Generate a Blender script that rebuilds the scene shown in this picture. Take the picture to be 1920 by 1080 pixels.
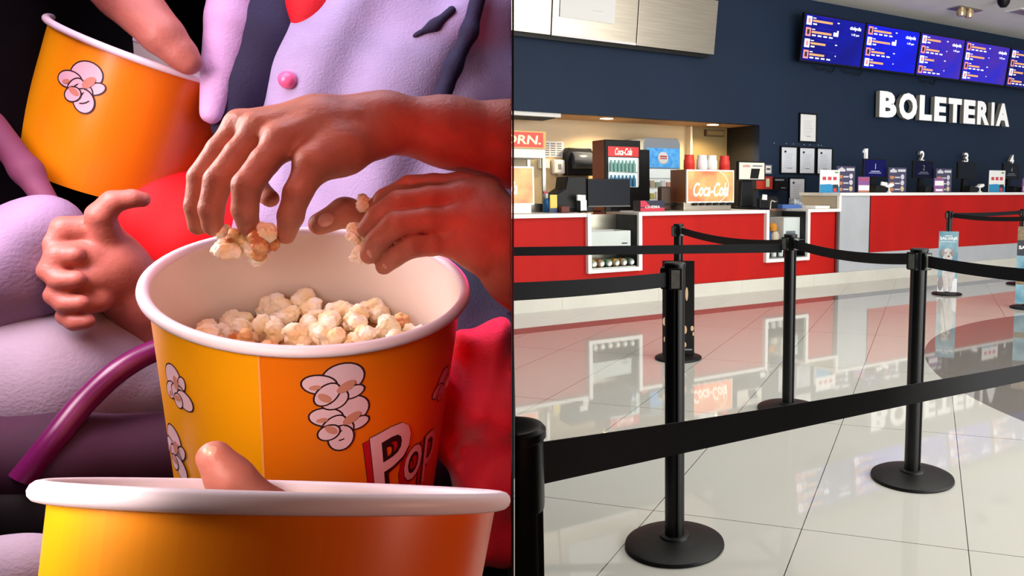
import bpy, bmesh, math, random
import numpy as np
from mathutils import Vector, Matrix

for _o in list(bpy.data.objects):
    bpy.data.objects.remove(_o)
scene = bpy.context.scene
COL = scene.collection
R = math.radians
rnd = random.Random(7)

# ------------------------------------------------------------------ camera, world, lights, exposure
F, PX, PY, HY, CH = 1450.0, 1260.0, 505.0, 357.0, 1.22      # focal length and centre in pixels of a 1920x1080 frame
PITCH = math.atan((PY - HY) / F)
cd = bpy.data.cameras.new('camera')
cam = bpy.data.objects.new('camera', cd)
COL.objects.link(cam)
cam.location = (0, 0, CH)
cam.rotation_euler = (math.pi / 2 - PITCH, 0, 0)
cd.sensor_fit = 'HORIZONTAL'
cd.sensor_width = 36.0
cd.lens = F * 36.0 / 1920.0
cd.shift_x = (960 - PX) / 1920.0
cd.shift_y = (PY - 540) / 1920.0
cd.clip_start = 0.01
cd.clip_end = 200
scene.camera = cam
scene.view_settings.view_transform = 'Standard'
scene.view_settings.look = 'None'
scene.view_settings.gamma = 1.0
scene.view_settings.use_curve_mapping = False
scene.view_settings.exposure = 0.0

world = bpy.data.worlds.new('world')
scene.world = world
world.use_nodes = True
world.node_tree.nodes['Background'].inputs[0].default_value = (0.9, 0.95, 1.0, 1)
world.node_tree.nodes['Background'].inputs[1].default_value = 0.55

TH = 0.5872                                                  # heading of the counter front
U = Vector((math.cos(TH), math.sin(TH), 0)); V = Vector((-math.sin(TH), math.cos(TH), 0))
ORG = Vector((-1.58578, 7.57991, 0))
LOB = Matrix.Translation(ORG) @ Matrix.Rotation(TH, 4, 'Z')
FW = Vector((0, math.cos(PITCH), -math.sin(PITCH))); UP = Vector((0, math.sin(PITCH), math.cos(PITCH))); RT = Vector((1, 0, 0))
CAM = Vector((0, 0, CH))


def L(s, n, z=0.0):                                          # lobby coordinates: along the counter, behind its front, height
    return ORG + U * s + V * n + Vector((0, 0, z))


def ray(x, y):
    return FW + RT * ((x - PX) / F) + UP * ((PY - y) / F)


WAX = ray(560, 520).normalized()                             # looking direction of the auditorium side
WX = WAX.cross(Vector((0, 0, 1))).normalized(); WY = WX.cross(WAX)


def P(x, y, d):                                              # a point of the auditorium group at distance d
    r = ray(x, y)
    return CAM + r * (d / r.dot(WAX))


def area(name, loc, target, size, energy, color=(1, 1, 1), size_y=None, spread=None):
    l = bpy.data.lights.new(name, 'AREA')
    l.energy = energy; l.color = color; l.size = size
    if size_y:
        l.shape = 'RECTANGLE'; l.size_y = size_y
    if spread:
        l.spread = R(spread)
    o = bpy.data.objects.new(name, l)
    COL.objects.link(o)
    o.location = loc
    o.rotation_euler = (Vector(target) - Vector(loc)).to_track_quat('-Z', 'Y').to_euler()
    return o


# lobby: daylight from the glazed front opposite the counter, and an added fill panel under the ceiling
area('daylight_front', L(3.0, -9.8, 1.6), L(3.0, 0, 3.6), 9.0, 740, (1.0, 0.985, 0.95), 3.6)
area('ceiling_fill', L(1.5, -4.5, 4.0), L(1.5, -4.4, 0), 6.0, 200, (1.0, 0.97, 0.92), 4.0)
# auditorium: pink-white key from the left, red from the low right, violet wash over the seats
area('key_pink', P(-330, -20, 0.74), P(560, 480, .66), 0.22, 3.0, (1.0, 0.78, 0.80))
area('key_front', P(-900, 640, 0.36), P(300, 1010, .36), 0.12, 0.13, (1.0, 0.82, 0.76), spread=56)  # added fill for the left side of the closest bucket
area('bucket_front', P(-250, 560, 0.30), P(430, 780, .52), 0.12, 0.105, (1.0, 0.78, 0.70), spread=52)  # unseen extra lamp that lifts the front of the open bucket
area('rose_front', P(420, -700, 0.34), P(500, 560, .66), 0.16, 0.10, (1.0, 0.34, 0.30), spread=60)  # added lamp, tints the bucket's inner wall and the hands
area('amber_side', (.70, .16, 1.10), P(640, 760, .50), 0.22, 2.6, (1.0, 0.52, 0.38))  # added warm fill for the right side of both buckets
area('red_low', P(925, 1020, 0.47), P(930, 700, .70), 0.05, 0.045, (1.0, 0.004, 0.012), spread=110)
rl = bpy.data.lights.new('red_beam', 'SPOT'); rl.energy = 4.5; rl.color = (1.0, 0.003, 0.010); rl.spot_size = R(26); rl.spot_blend = .7; rl.shadow_soft_size = .02
ro = bpy.data.objects.new('red_beam', rl); COL.objects.link(ro); ro.location = P(940, 1260, .15)
ro.rotation_euler = (P(925, 262, .655) - ro.location).to_track_quat('-Z', 'Y').to_euler()
area('violet_wash', P(500, -700, 0.80), P(700, 150, 1.05), 0.4, 2.6, (0.92, 0.78, 1.0))
area('seat_wash', P(-500, -300, 0.75), P(150, 500, 1.0), 0.35, 0.75, (1.0, 0.62, 0.76), spread=90)
area('magenta_side', P(905, 430, 0.74), P(900, 800, .70), 0.06, 0.25, (1.0, 0.05, 0.25))


# ------------------------------------------------------------------ materials
def lin(c):
    return tuple(((v / 255.0) / 12.92 if v / 255.0 <= 0.04045 else ((v / 255.0 + 0.055) / 1.055) ** 2.4) for v in c) + (1.0,)


MATS = {}


def mat(name, rgb=(128, 128, 128), rough=0.5, metal=0.0, emit=0.0, var=0.0, scale=8.0, bump=0.0, bscale=60.0, spec=None,
        rgb2=None, alpha=None, trans=0.0, stretch=None, sheen=0.0, sub=0.0):
    if name in MATS:
        return MATS[name]
    m = bpy.data.materials.new(name)
    m.use_nodes = True
    nt = m.node_tree
    b = nt.nodes['Principled BSDF']
    c = lin(rgb)
    b.inputs['Base Color'].default_value = c
    b.inputs['Roughness'].default_value = rough
    b.inputs['Metallic'].default_value = metal
    if spec is not None:
        b.inputs['Specular IOR Level'].default_value = spec
    if sheen:
        b.inputs['Sheen Weight'].default_value = sheen
    if sub:
        b.inputs['Subsurface Weight'].default_value = sub
        b.inputs['Subsurface Radius'].default_value = (0.006, 0.002, 0.001)
    if trans:
        b.inputs['Transmission Weight'].default_value = trans
        b.inputs['IOR'].default_value = 1.05
    if emit:
        b.inputs['Emission Color'].default_value = c
        b.inputs['Emission Strength'].default_value = emit
    tc = mp = None
    if var or bump or rgb2:
        tc = nt.nodes.new('ShaderNodeTexCoord')
        mp = nt.nodes.new('ShaderNodeMapping')
        nt.links.new(tc.outputs['Object'], mp.inputs['Vector'])
        if stretch:
            mp.inputs['Scale'].default_value = stretch
    if var or rgb2:
        n = nt.nodes.new('ShaderNodeTexNoise')
        n.inputs['Scale'].default_value = scale
        n.inputs['Detail'].default_value = 4
        nt.links.new(mp.outputs['Vector'], n.inputs['Vector'])
        rp = nt.nodes.new('ShaderNodeValToRGB')
        rp.color_ramp.elements[0].position = 0.35
        rp.color_ramp.elements[1].position = 0.65
        if rgb2:
            rp.color_ramp.elements[0].color = c
            rp.color_ramp.elements[1].color = lin(rgb2)
        else:
            rp.color_ramp.elements[0].color = tuple(v * (1 - var) for v in c[:3]) + (1,)
            rp.color_ramp.elements[1].color = tuple(min(1, v * (1 + var)) for v in c[:3]) + (1,)
        nt.links.new(n.outputs['Fac'], rp.inputs['Fac'])
        nt.links.new(rp.outputs['Color'], b.inputs['Base Color'])
        if emit:
            nt.links.new(rp.outputs['Color'], b.inputs['Emission Color'])
    if bump:
        n2 = nt.nodes.new('ShaderNodeTexNoise')
        n2.inputs['Scale'].default_value = bscale
        n2.inputs['Detail'].default_value = 3
        nt.links.new(mp.outputs['Vector'], n2.inputs['Vector'])
        bp = nt.nodes.new('ShaderNodeBump')
        bp.inputs['Strength'].default_value = bump
        bp.inputs['Distance'].default_value = 0.002
        nt.links.new(n2.outputs['Fac'], bp.inputs['Height'])
        nt.links.new(bp.outputs['Normal'], b.inputs['Normal'])
    MATS[name] = m
    return m


def glass_mat():
    m = mat('clear glass', (235, 240, 240), 0.03, 0, trans=1.0)
    return m


M_BLACK = mat('black plastic', (11, 11, 12), 0.45, spec=.25, bump=0.1, bscale=200)
M_POST = mat('black powder coat', (6, 6, 7), 0.34, spec=.28, var=.15, scale=30)
M_BASE = mat('black rubber base', (6, 6, 6), 0.5, spec=.25, var=.3, scale=40)
M_BELT = mat('black webbing', (15, 16, 20), 0.7, var=.2, scale=90, stretch=(1, 1, 8), bump=.3, bscale=400, spec=.25)
M_GREYCLIP = mat('grey clip', (92, 92, 86), 0.5, var=.2, scale=60)
M_WHITE = mat('white laminate', (236, 234, 230), 0.4, var=.03, scale=3)
M_RED = mat('red laminate', (178, 18, 12), 0.6, spec=.2, var=.08, scale=3.0, stretch=(1, 1, .2))
M_GREYP = mat('grey laminate', (176, 180, 186), 0.45, var=.04, scale=4)
M_BEIGE = mat('beige laminate', (178, 166, 146), 0.5, var=.05, scale=4)
M_STEEL = mat('brushed steel', (176, 166, 150), 0.30, 1.0, var=.08, scale=6, stretch=(.3, .3, 9))
M_STEELD = mat('satin steel', (175, 172, 165), 0.35, 1.0, var=.06, scale=6)
M_PAPER = mat('white paper', (240, 240, 238), 0.7)
M_CERT = mat('certificate paper', (228, 233, 242), 0.7, var=.03, scale=5)
M_INK = mat('grey ink', (120, 126, 138), 0.8)
M_INKD = mat('dark ink', (50, 54, 62), 0.8)
M_DARKP = mat('dark plastic', (17, 18, 20), 0.45, spec=.25, var=.1, scale=20)
M_SCREEN = mat('dark screen', (20, 24, 34), 0.35, spec=.12)
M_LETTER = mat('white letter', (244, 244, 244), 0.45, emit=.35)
M_LETSIDE = mat('letter return', (150, 146, 140), 0.5)
M_GLASS = glass_mat()


# ------------------------------------------------------------------ mesh builders
class MB:
    def __init__(self):
        self.v = []; self.f = []; self.m = []

    def add(self, verts, faces, m=0):
        k = len(self.v)
        self.v += [tuple(p) for p in verts]
        self.f += [tuple(i + k for i in f) for f in faces]
        self.m += [m] * len(faces)
        return self

    def box(self, x0, x1, y0, y1, z0, z1, m=0, M=None):
        vs = [(x, y, z) for x in (x0, x1) for y in (y0, y1) for z in (z0, z1)]
        if M is not None:
            vs = [tuple(M @ Vector(p)) for p in vs]
        fs = [(0, 1, 3, 2), (4, 6, 7, 5), (0, 4, 5, 1), (2, 3, 7, 6), (0, 2, 6, 4), (1, 5, 7, 3)]
        return self.add(vs, fs, m)

    def prism(self, poly, y0, y1, m=0):                      # poly in x,z; extruded along y
        n = len(poly)
        vs = [(x, y0, z) for x, z in poly] + [(x, y1, z) for x, z in poly]
        fs = [tuple(range(n)), tuple(range(2 * n - 1, n - 1, -1))] + [(i, i + n, (i + 1) % n + n, (i + 1) % n) for i in range(n)]
        return self.add(vs, fs, m)

    def lathe(self, prof, n=32, c=(0, 0, 0), m=0, axis='Z', M=None):
        vs = []
        for r, z in prof:
            for i in range(n):
                a = 2 * math.pi * i / n
                p = (r * math.cos(a), r * math.sin(a), z)
                if axis == 'Y':
                    p = (p[0], -p[2], p[1])
                p = (p[0] + c[0], p[1] + c[1], p[2] + c[2])
                if M is not None:
                    p = tuple(M @ Vector(p))
                vs.append(p)
        fs = []
        for j in range(len(prof) - 1):
            for i in range(n):
                a, b = j * n + i, j * n + (i + 1) % n
                fs.append((a, b, b + n, a + n))
        if prof[0][0] > 1e-6:
            fs.append(tuple(range(n - 1, -1, -1)))
        if prof[-1][0] > 1e-6:
            fs.append(tuple(range((len(prof) - 1) * n, len(prof) * n)))
        return self.add(vs, fs, m)

    def tube(self, pts, r, n=10, m=0):
        pts = [Vector(p) for p in pts]
        rs = r if isinstance(r, (list, tuple)) else [r] * len(pts)
        vs = []; up = Vector((0.13, 0.21, 0.97))
        for i, p in enumerate(pts):
            t = (pts[min(i + 1, len(pts) - 1)] - pts[max(i - 1, 0)]).normalized()
            a = t.cross(up)
            if a.length < 1e-3:
                a = t.cross(Vector((1, 0, 0)))
            a.normalize(); b = t.cross(a)
            for k in range(n):
                q = 2 * math.pi * k / n
                vs.append(p + a * (rs[i] * math.cos(q)) + b * (rs[i] * math.sin(q)))
        fs = []
        for j in range(len(pts) - 1):
            for i in range(n):
                a, b = j * n + i, j * n + (i + 1) % n
                fs.append((a, b, b + n, a + n))
        fs.append(tuple(range(n - 1, -1, -1)))
        fs.append(tuple(range((len(pts) - 1) * n, len(pts) * n)))
        return self.add(vs, fs, m)

    def build(self, name, mats, parent=None, smooth=False, bevel=0.0, recenter=False, lobby=None):
        me = bpy.data.meshes.new(name)
        me.from_pydata(self.v, [], self.f)
        if not isinstance(mats, (list, tuple)):
            mats = [mats]
        for m in mats:
            me.materials.append(m)
        me.polygons.foreach_set('material_index', self.m)
        bm = bmesh.new(); bm.from_mesh(me)
        bmesh.ops.remove_doubles(bm, verts=bm.verts, dist=1e-6)
        bmesh.ops.recalc_face_normals(bm, faces=bm.faces)
        bm.to_mesh(me); bm.free()
        o = bpy.data.objects.new(name, me)
        COL.objects.link(o)
        if parent is not None:
            o.parent = parent
        if lobby is not None:
            o.location = L(*lobby); o.rotation_euler = (0, 0, TH)
        if recenter:
            recentre(o)
        if smooth:
            me.polygons.foreach_set('use_smooth', [True] * len(me.polygons))
            try:
                me.set_sharp_from_angle(angle=R(40))
            except Exception:
                pass
        if bevel:
            b = o.modifiers.new('bevel', 'BEVEL')
            b.width = bevel; b.segments = 2; b.limit_method = 'ANGLE'; b.angle_limit = R(40)
        return o


def recentre(o):
    me = o.data
    n = len(me.vertices)
    co = np.empty(n * 3); me.vertices.foreach_get('co', co)
    co = co.reshape(-1, 3)
    c = (co.min(0) + co.max(0)) / 2
    c[2] = co[:, 2].min()
    me.vertices.foreach_set('co', (co - c).ravel())
    me.update()
    o.location = o.location + Vector(c)


def tag(o, label=None, cat=None, group=None, kind=None):
    if label: o['label'] = label
    if cat: o['category'] = cat
    if group: o['group'] = group
    if kind: o['kind'] = kind
    return o


def thing(name, label, cat, loc=(0, 0, 0), rz=0.0, group=None):
    o = bpy.data.objects.new(name, None)
    o.empty_display_size = 0.05
    COL.objects.link(o)
    o.location = loc; o.rotation_euler = (0, 0, rz)
    return tag(o, label, cat, group)


def lthing(name, label, cat, s, n, z, group=None, rz=0.0):
    return thing(name, label, cat, L(s, n, z), TH + rz, group)


def struct(name, mb, m, **k):
    return tag(mb.build(name, m, **k), kind='structure')


def copy_tree(o, parent=None):
    c = o.copy(); COL.objects.link(c)
    if parent is not None:
        c.parent = parent
    for ch in list(o.children):
        copy_tree(ch, c)
    return c


def text_geo(body, w=None, h=None, depth=0.004, shear=0.0, bold=0.0, cuts=0):
    """Lettering centred on the origin in x,z and facing -y: (verts, faces, is_front)."""
    cu = bpy.data.curves.new('txt', 'FONT')
    cu.body = body; cu.size = 1.0; cu.align_x = 'CENTER'; cu.shear = shear; cu.offset = bold; cu.resolution_u = 3
    o = bpy.data.objects.new('txt', cu)
    me = bpy.data.meshes.new_from_object(o)
    bpy.data.objects.remove(o); bpy.data.curves.remove(cu)
    bm = bmesh.new(); bm.from_mesh(me); bpy.data.meshes.remove(me)
    bmesh.ops.remove_doubles(bm, verts=bm.verts, dist=1e-5)
    xs = [v.co.x for v in bm.verts]; ys = [v.co.y for v in bm.verts]
    x0, x1, y0, y1 = min(xs), max(xs), min(ys), max(ys)
    sx = (w / (x1 - x0)) if w else None
    sy = (h / (y1 - y0)) if h else None
    sx = sx or sy; sy = sy or sx
    for v in bm.verts:
        v.co = Vector(((v.co.x - (x0 + x1) / 2) * sx, 0.0, (v.co.y - (y0 + y1) / 2) * sy))
    if cuts:
        bmesh.ops.triangulate(bm, faces=bm.faces)
        for _ in range(cuts):
            es = [e for e in bm.edges if e.calc_length() > 0.004]
            bmesh.ops.subdivide_edges(bm, edges=es, cuts=1)
            bmesh.ops.triangulate(bm, faces=bm.faces)
    if depth:
        g = bmesh.ops.extrude_face_region(bm, geom=list(bm.faces))
        for e in g['geom']:
            if isinstance(e, bmesh.types.BMVert):
                e.co.y -= depth
    bm.verts.index_update()
    vs = [tuple(v.co) for v in bm.verts]; fs = [tuple(v.index for v in f.verts) for f in bm.faces]
    fr = [abs(f.normal.y) > 0.9 and (not depth or f.calc_center_median().y < -depth * .6) for f in bm.faces]
    bm.free()
    return vs, fs, fr


def add_text(mb, body, x, y, z, w=None, h=None, depth=0.002, m=0, side=None, **k):
    vs, fs, fr = text_geo(body, w, h, depth, **k)
    base = len(mb.v)
    mb.v += [(a + x, b + y, c + z) for a, b, c in vs]
    mb.f += [tuple(i + base for i in f) for f in fs]
    mb.m += [m if (q or side is None) else side for q in fr]
    return mb


# ================================================================== LOBBY
def floor_material():
    m = bpy.data.materials.new('polished tile')
    m.use_nodes = True
    nt = m.node_tree; b = nt.nodes['Principled BSDF']
    N = nt.nodes.new; K = nt.links.new
    tc = N('ShaderNodeTexCoord'); sp = N('ShaderNodeSeparateXYZ'); K(tc.outputs['Object'], sp.inputs[0])

    def mth(op, a, c=None, d=None):
        n = N('ShaderNodeMath'); n.operation = op
        for i, q in enumerate((a, c, d)):
            if q is None: continue
            if isinstance(q, (int, float)): n.inputs[i].default_value = q
            else: K(q, n.inputs[i])
        return n.outputs[0]
    X, Y = sp.outputs[0], sp.outputs[1]
    # tile axes in lobby coordinates
    def joint(ang, off, pitch, w):
        ca, sa = math.cos(ang), math.sin(ang)
        d = mth('ADD', mth('MULTIPLY', X, ca), mth('MULTIPLY', Y, sa))
        q = mth('DIVIDE', mth('SUBTRACT', d, off), pitch)
        fr = mth('ABSOLUTE', mth('SUBTRACT', mth('FRACT', mth('ADD', q, .5)), .5))
        return mth('LESS_THAN', fr, w / pitch)
    def loc(x, y):
        p = Vector((x, y, 0)) - ORG
        return p.dot(U), p.dot(V)
    aA = R(-18.4) - TH; aB = R(73.1) - TH
    pA = loc(.356, 2.348); pB = loc(.467, 2.69)
    oA = pA[0] * math.cos(aA) + pA[1] * math.sin(aA)
    oB = pB[0] * math.cos(aB) + pB[1] * math.sin(aB)
    j = mth('MAXIMUM', joint(aA, oA, .565, .0016), joint(aB, oB, 1.325, .0016))
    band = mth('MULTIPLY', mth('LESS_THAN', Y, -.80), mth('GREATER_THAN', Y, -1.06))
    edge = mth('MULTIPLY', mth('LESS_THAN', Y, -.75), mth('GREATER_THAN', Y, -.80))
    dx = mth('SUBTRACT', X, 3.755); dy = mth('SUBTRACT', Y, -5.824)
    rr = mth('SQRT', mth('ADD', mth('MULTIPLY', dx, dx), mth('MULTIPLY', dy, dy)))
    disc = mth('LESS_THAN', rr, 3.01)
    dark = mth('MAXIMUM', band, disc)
    nz = N('ShaderNodeTexNoise'); nz.inputs['Scale'].default_value = 1.3; nz.inputs['Detail'].default_value = 5
    K(tc.outputs['Object'], nz.inputs['Vector'])
    base = N('ShaderNodeMixRGB'); base.inputs[1].default_value = lin((176, 176, 170)); base.inputs[2].default_value = lin((185, 185, 178))
    K(nz.outputs['Fac'], base.inputs[0])
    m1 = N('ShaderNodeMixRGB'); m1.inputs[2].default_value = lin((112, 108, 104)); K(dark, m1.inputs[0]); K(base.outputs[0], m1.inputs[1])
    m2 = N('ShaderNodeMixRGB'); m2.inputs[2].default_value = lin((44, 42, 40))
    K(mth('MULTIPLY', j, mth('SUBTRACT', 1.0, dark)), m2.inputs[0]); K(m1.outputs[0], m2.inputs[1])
    K(m2.outputs[0], b.inputs['Base Color'])
    b.inputs['Roughness'].default_value = 0.035
    b.inputs['IOR'].default_value = 1.62
    return m


WALLN = 1.6
M_NAVY = mat('navy wall paint', (22, 41, 66), 0.65, var=.06, scale=1.2, spec=.3, bump=.05, bscale=150)
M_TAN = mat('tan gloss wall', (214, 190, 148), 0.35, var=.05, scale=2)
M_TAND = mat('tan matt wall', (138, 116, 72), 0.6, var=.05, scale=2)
M_CEIL = mat('ceiling paint', (240, 236, 228), 0.8, var=.03, scale=2)
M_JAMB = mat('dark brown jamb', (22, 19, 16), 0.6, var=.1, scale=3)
M_SOFFIT = mat('orange tan soffit', (206, 160, 112), 0.6)
M_SKIRT = mat('pale tile skirting', (206, 204, 194), 0.3, var=.04, scale=3)

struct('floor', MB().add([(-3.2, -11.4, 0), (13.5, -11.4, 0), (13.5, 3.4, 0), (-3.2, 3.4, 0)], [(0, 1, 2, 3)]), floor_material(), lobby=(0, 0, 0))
struct('ceiling', MB().box(-3.2, 13.5, -11.4, 1.6, 4.06, 4.2), M_CEIL, lobby=(0, 0, 0))
w = MB()
w.box(-3.2, 4.498, WALLN, WALLN + .12, 2.165, 4.06)
w.box(4.498, 13.5, WALLN, WALLN + .12, 0, 4.06)
struct('wall_back', w, M_NAVY, lobby=(0, 0, 0))
struct('wall_kitchen', MB().box(-3.2, 3.78, 2.42, 2.54, 0, 2.20), M_TAN, lobby=(0, 0, 0))
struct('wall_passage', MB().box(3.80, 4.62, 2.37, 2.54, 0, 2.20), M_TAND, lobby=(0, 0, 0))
struct('trim_passage', MB().box(3.765, 3.80, 2.30, 2.54, 0, 2.165), mat('pale trim', (240, 226, 196), .4), lobby=(0, 0, 0))
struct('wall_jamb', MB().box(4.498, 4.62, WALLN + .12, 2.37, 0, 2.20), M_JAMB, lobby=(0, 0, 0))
struct('trim_soffit', MB().box(-3.2, 4.62, WALLN + .005, 2.54, 2.17, 2.23), M_SOFFIT, lobby=(0, 0, 0))
sk = MB()
sx = -3.0
while sx < 13.4:
    e = min(sx + 1.18, 13.4)
    sk.box(sx + .0012, e - .0012, -.012, .0, 0, .148)
    sx += 1.18
sk.box(-3.0, 13.4, -.008, 0, .002, .15)
struct('baseboard_counter', sk, M_SKIRT, lobby=(0, -.001, 0))


# ---- concession counter (left, lower)
def build_counters():
    t = lthing('concession_counter', 'long low red counter with white frame edging and two glazed openings', 'counter', 1.0, 0, 0)
    x = lambda s: s - 1.0
    b = MB()
    segs = [(-3.0, .845), (1.475, 3.262), (3.955, 4.49)]
    for a, c in segs:
        b.box(x(a), x(c), 0.012, .68, .151, .955)
    b.box(x(.845), x(1.475), .012, .68, .151, .36); b.box(x(3.262), x(3.955), .012, .68, .151, .36)
    b.box(x(.845), x(1.475), .45, .68, .36, .955); b.box(x(3.262), x(3.955), .45, .68, .36, .955)
    b.build('front_panel', M_RED, t)
    for k, (a, c) in enumerate(segs):
        MB().box(x(a) - (.02 if k else 0), x(c), -.03, .70, .945, .985).build('worktop', M_WHITE, t, bevel=.004)
    MB().box(x(4.455), x(4.487), -.012, .01, .151, .945).build('end_post', mat('dark red edge', (92, 20, 16), .5), t)
    for a, c, z0 in ((.83, 1.49, .355), (3.25, 3.968, .345)):
        f = MB()
        f.box(x(a), x(a) + .042, -.045, .05, z0, .985)
        f.box(x(c) - .042, x(c), -.045, .05, z0, .985)
        f.box(x(a) + .042, x(c) - .042, -.045, .05, z0, z0 + .042)
        fo = f.build('display_frame', M_WHITE, t, bevel=.003)
        MB().box(x(a) + .042, x(c) - .042, -.012, -.008, z0 + .042, .965).build('pane', M_GLASS, fo)
        MB().box(x(a) + .042, x(c) - .042, .435, .448, z0 + .042, .955).build('display_back', M_STEEL, fo)
        MB().box(x(a) + .042, x(c) - .042, .0, .44, z0 + .042, z0 + .052).build('shelf', M_STEELD, fo)
        MB().box(x(a) + .042, x(c) - .042, .0, .44, z0 + .255, z0 + .262).build('shelf', M_STEELD, fo)
        MB().box(x(c) - .055, x(c) - .042, .0, .43, z0 + .05, .955).build('display_side', M_DARKP, fo)
    t2 = lthing('ticket_counter', 'tall ticket counter with red front, grey end panel and white top', 'counter', 8.0, 0, 0)
    x = lambda s: s - 8.0
    MB().box(x(5.10), x(13.3), .004, .7, .385, 1.15).build('front_panel', M_RED, t2)
    MB().box(x(4.535), x(5.10), .002, .7, .151, 1.15).build('end_panel', M_GREYP, t2)
    MB().box(x(5.09), x(5.105), -.002, .004, .385, 1.15).build('panel_joint', M_BLACK, t2)
    MB().box(x(5.10), x(13.3), .0, .7, .151, .385).build('plinth', M_GREYP, t2)
    MB().box(x(4.50), x(13.3), -.03, .74, 1.15, 1.19).build('worktop', M_WHITE, t2, bevel=.004)
    MB().box(x(4.495), x(4.535), -.02, .02, .945, 1.15).build('edge_strip', M_WHITE, t2)
    MB().box(x(4.51), x(4.53), .02, .7, .987, 1.15).build('side_panel', M_BEIGE, t2)


build_counters()


# ---- goods in the two glazed openings
tray = MB(); tray.box(-.25, .25, -.17, .17, 0, .012); tray.box(-.25, .25, -.185, -.17, 0, .17); tray.box(-.25, .25, .17, .18, 0, .17)
tray.box(-.25, -.24, -.17, .17, 0, .17); tray.box(.24, .25, -.17, .17, 0, .17); tray.box(.14, .21, -.187, -.185, .03, .042, 1)
o = tray.build('serving_box', [M_WHITE, M_BLACK], lobby=(1.135, .215, .618)); tag(o, 'white open box on the upper shelf of the glazed opening nearest the left', 'box')
CANC = [(222, 190, 60), (226, 140, 60), (70, 130, 84), (230, 170, 50), (214, 150, 90), (60, 110, 90)]
for i, c in enumerate(CANC):
    t = lthing('drink_can', ('yellow', 'dark orange', 'leaf green', 'amber', 'tan', 'bluish green')[i] + ' can lying with its silver end out behind glass', 'can',
               .935 + i * .092, .03, .4075 + .042, 'cans lying in the glazed opening')
    MB().lathe([(.028, 0), (.040, -.008), (.041, -.11), (.034, -.122)], 20, axis='Y').build('can_body', mat('can %d' % i, c, .35, .3), t, smooth=True)
    MB().lathe([(.0, .002), (.028, .001), (.0345, .004), (.0345, -.002), (.028, -.002)], 20, axis='Y').build('can_end', M_STEELD, t, smooth=True)
bx = MB().box(-.14, .14, -.13, .13, 0, .27); bx.box(-.10, .06, -.132, -.13, .06, .10, 1)
o = bx.build('carton', [M_PAPER, M_INK], lobby=(3.78, .22, .612), bevel=.003); tag(o, 'white carton behind glass in the opening nearest the ticket counter', 'box')
toy = MB(); toy.lathe([(0, .14), (.04, .12), (.055, .07), (.04, .02), (.0, 0)], 16); 
t = lthing('toy_figure', 'small orange and cream toy on the shelf of the right glazed opening', 'toy', 3.52, .12, .612)
MB().lathe([(0, .0), (.05, .0), (.06, .05), (.04, .10), (0, .11)], 16).build('body', mat('cream', (230, 206, 180), .5), t, smooth=True)
MB().lathe([(0, .09), (.05, .11), (.06, .16), (.035, .20), (0, .21)], 16, c=(-.03, 0, 0)).build('head', mat('orange', (232, 150, 50), .5), t, smooth=True)
o = MB().box(-.06, .06, -.05, .05, 0, .11).build('blue_carton', mat('deep blue', (50, 80, 140), .5), lobby=(3.38, .14, .612), bevel=.004); tag(o, 'deep blue carton beside the orange toy behind glass', 'box')
for i in range(4):
    o = MB().lathe([(0, 0), (.03, 0), (.04, .1), (.042, .102), (.034, .1), (0, .02)], 18).build('paper_cup', M_PAPER, lobby=(3.40 + .11 * i, .12, .40), smooth=True)
    tag(o, 'white paper cup on the low shelf of the opening behind the middle barrier post', 'cup', 'cups on the low display shelf')


# ---- stainless menu boards and taped notice
t = lthing('menu_board', 'long stainless steel board high on the navy wall above the kitchen opening', 'menu board', 1.7, WALLN - .17, 3.05)
t.rotation_euler = (R(8), 0, TH)
for a, c in ((-.06, 1.128), (1.140, 2.305), (2.317, 3.54)):
    MB().box(a - 1.7, c - 1.7, 0, .05, 0, .70).build('board_panel', M_STEEL, t, bevel=.004)
MB().box(1.14 - 1.7, 2.305 - 1.7, -.006, 0, .0, .03).build('lower_strip', mat('bright strip', (246, 240, 240), .4), t)
MB().box(-1.7, 1.78, .05, .13, -.05, .66).build('mounting_box', M_BLACK, t)
n_ = MB().box(-.37, .37, -.002, 0, 0, .5); add_text(n_, '?', -.02, -.002, .30, h=.13, depth=.001, m=1); n_.box(.06, .2, -.003, -.002, .12, .127, 1)
tag(n_.build('paper_notice', [M_PAPER, mat('pale ink', (214, 214, 216), .8)], lobby=(1.60, WALLN - .182 - .22 * math.sin(R(8)), 3.05 + .22 * math.cos(R(8)))), 'large white paper notice taped on the steel board', 'notice').rotation_euler = (R(8), 0, TH)

# ---- showtime screens
M_SB1 = mat('screen blue', (4, 6, 90), .35, emit=1.0, spec=.2, rgb2=(6, 12, 140), scale=1.5)
M_SB2 = mat('screen blue bright', (3, 8, 160), .35, emit=1.0, spec=.2, rgb2=(8, 22, 200), scale=1.2)
M_SB3 = mat('screen violet blue', (8, 24, 170), .35, emit=1.0, spec=.2, rgb2=(66, 32, 132), scale=1.6)
M_TXW = mat('screen white', (235, 238, 250), .4, emit=1.0)
M_TXO = mat('screen orange', (222, 150, 96), .4, emit=.9)
M_TXP = mat('screen pink', (226, 130, 130), .4, emit=.9)
xs = [(5.08, 6.35, M_SB1, 'first showtime screen from the left, dark blue, above bare navy wall'), (6.37, 7.62, M_SB2, 'second showtime screen from the left, bright blue, above the letter B'),
      (7.645, 8.80, M_SB3, 'middle showtime screen, violet tinged, above the letters of the sign'), (8.815, 10.10, M_SB3, 'fourth showtime screen, blue with violet top, above the sign end'),
      (10.13, 11.40, M_SB1, 'rightmost showtime screen, cut by the right edge of the photo')]
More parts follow.
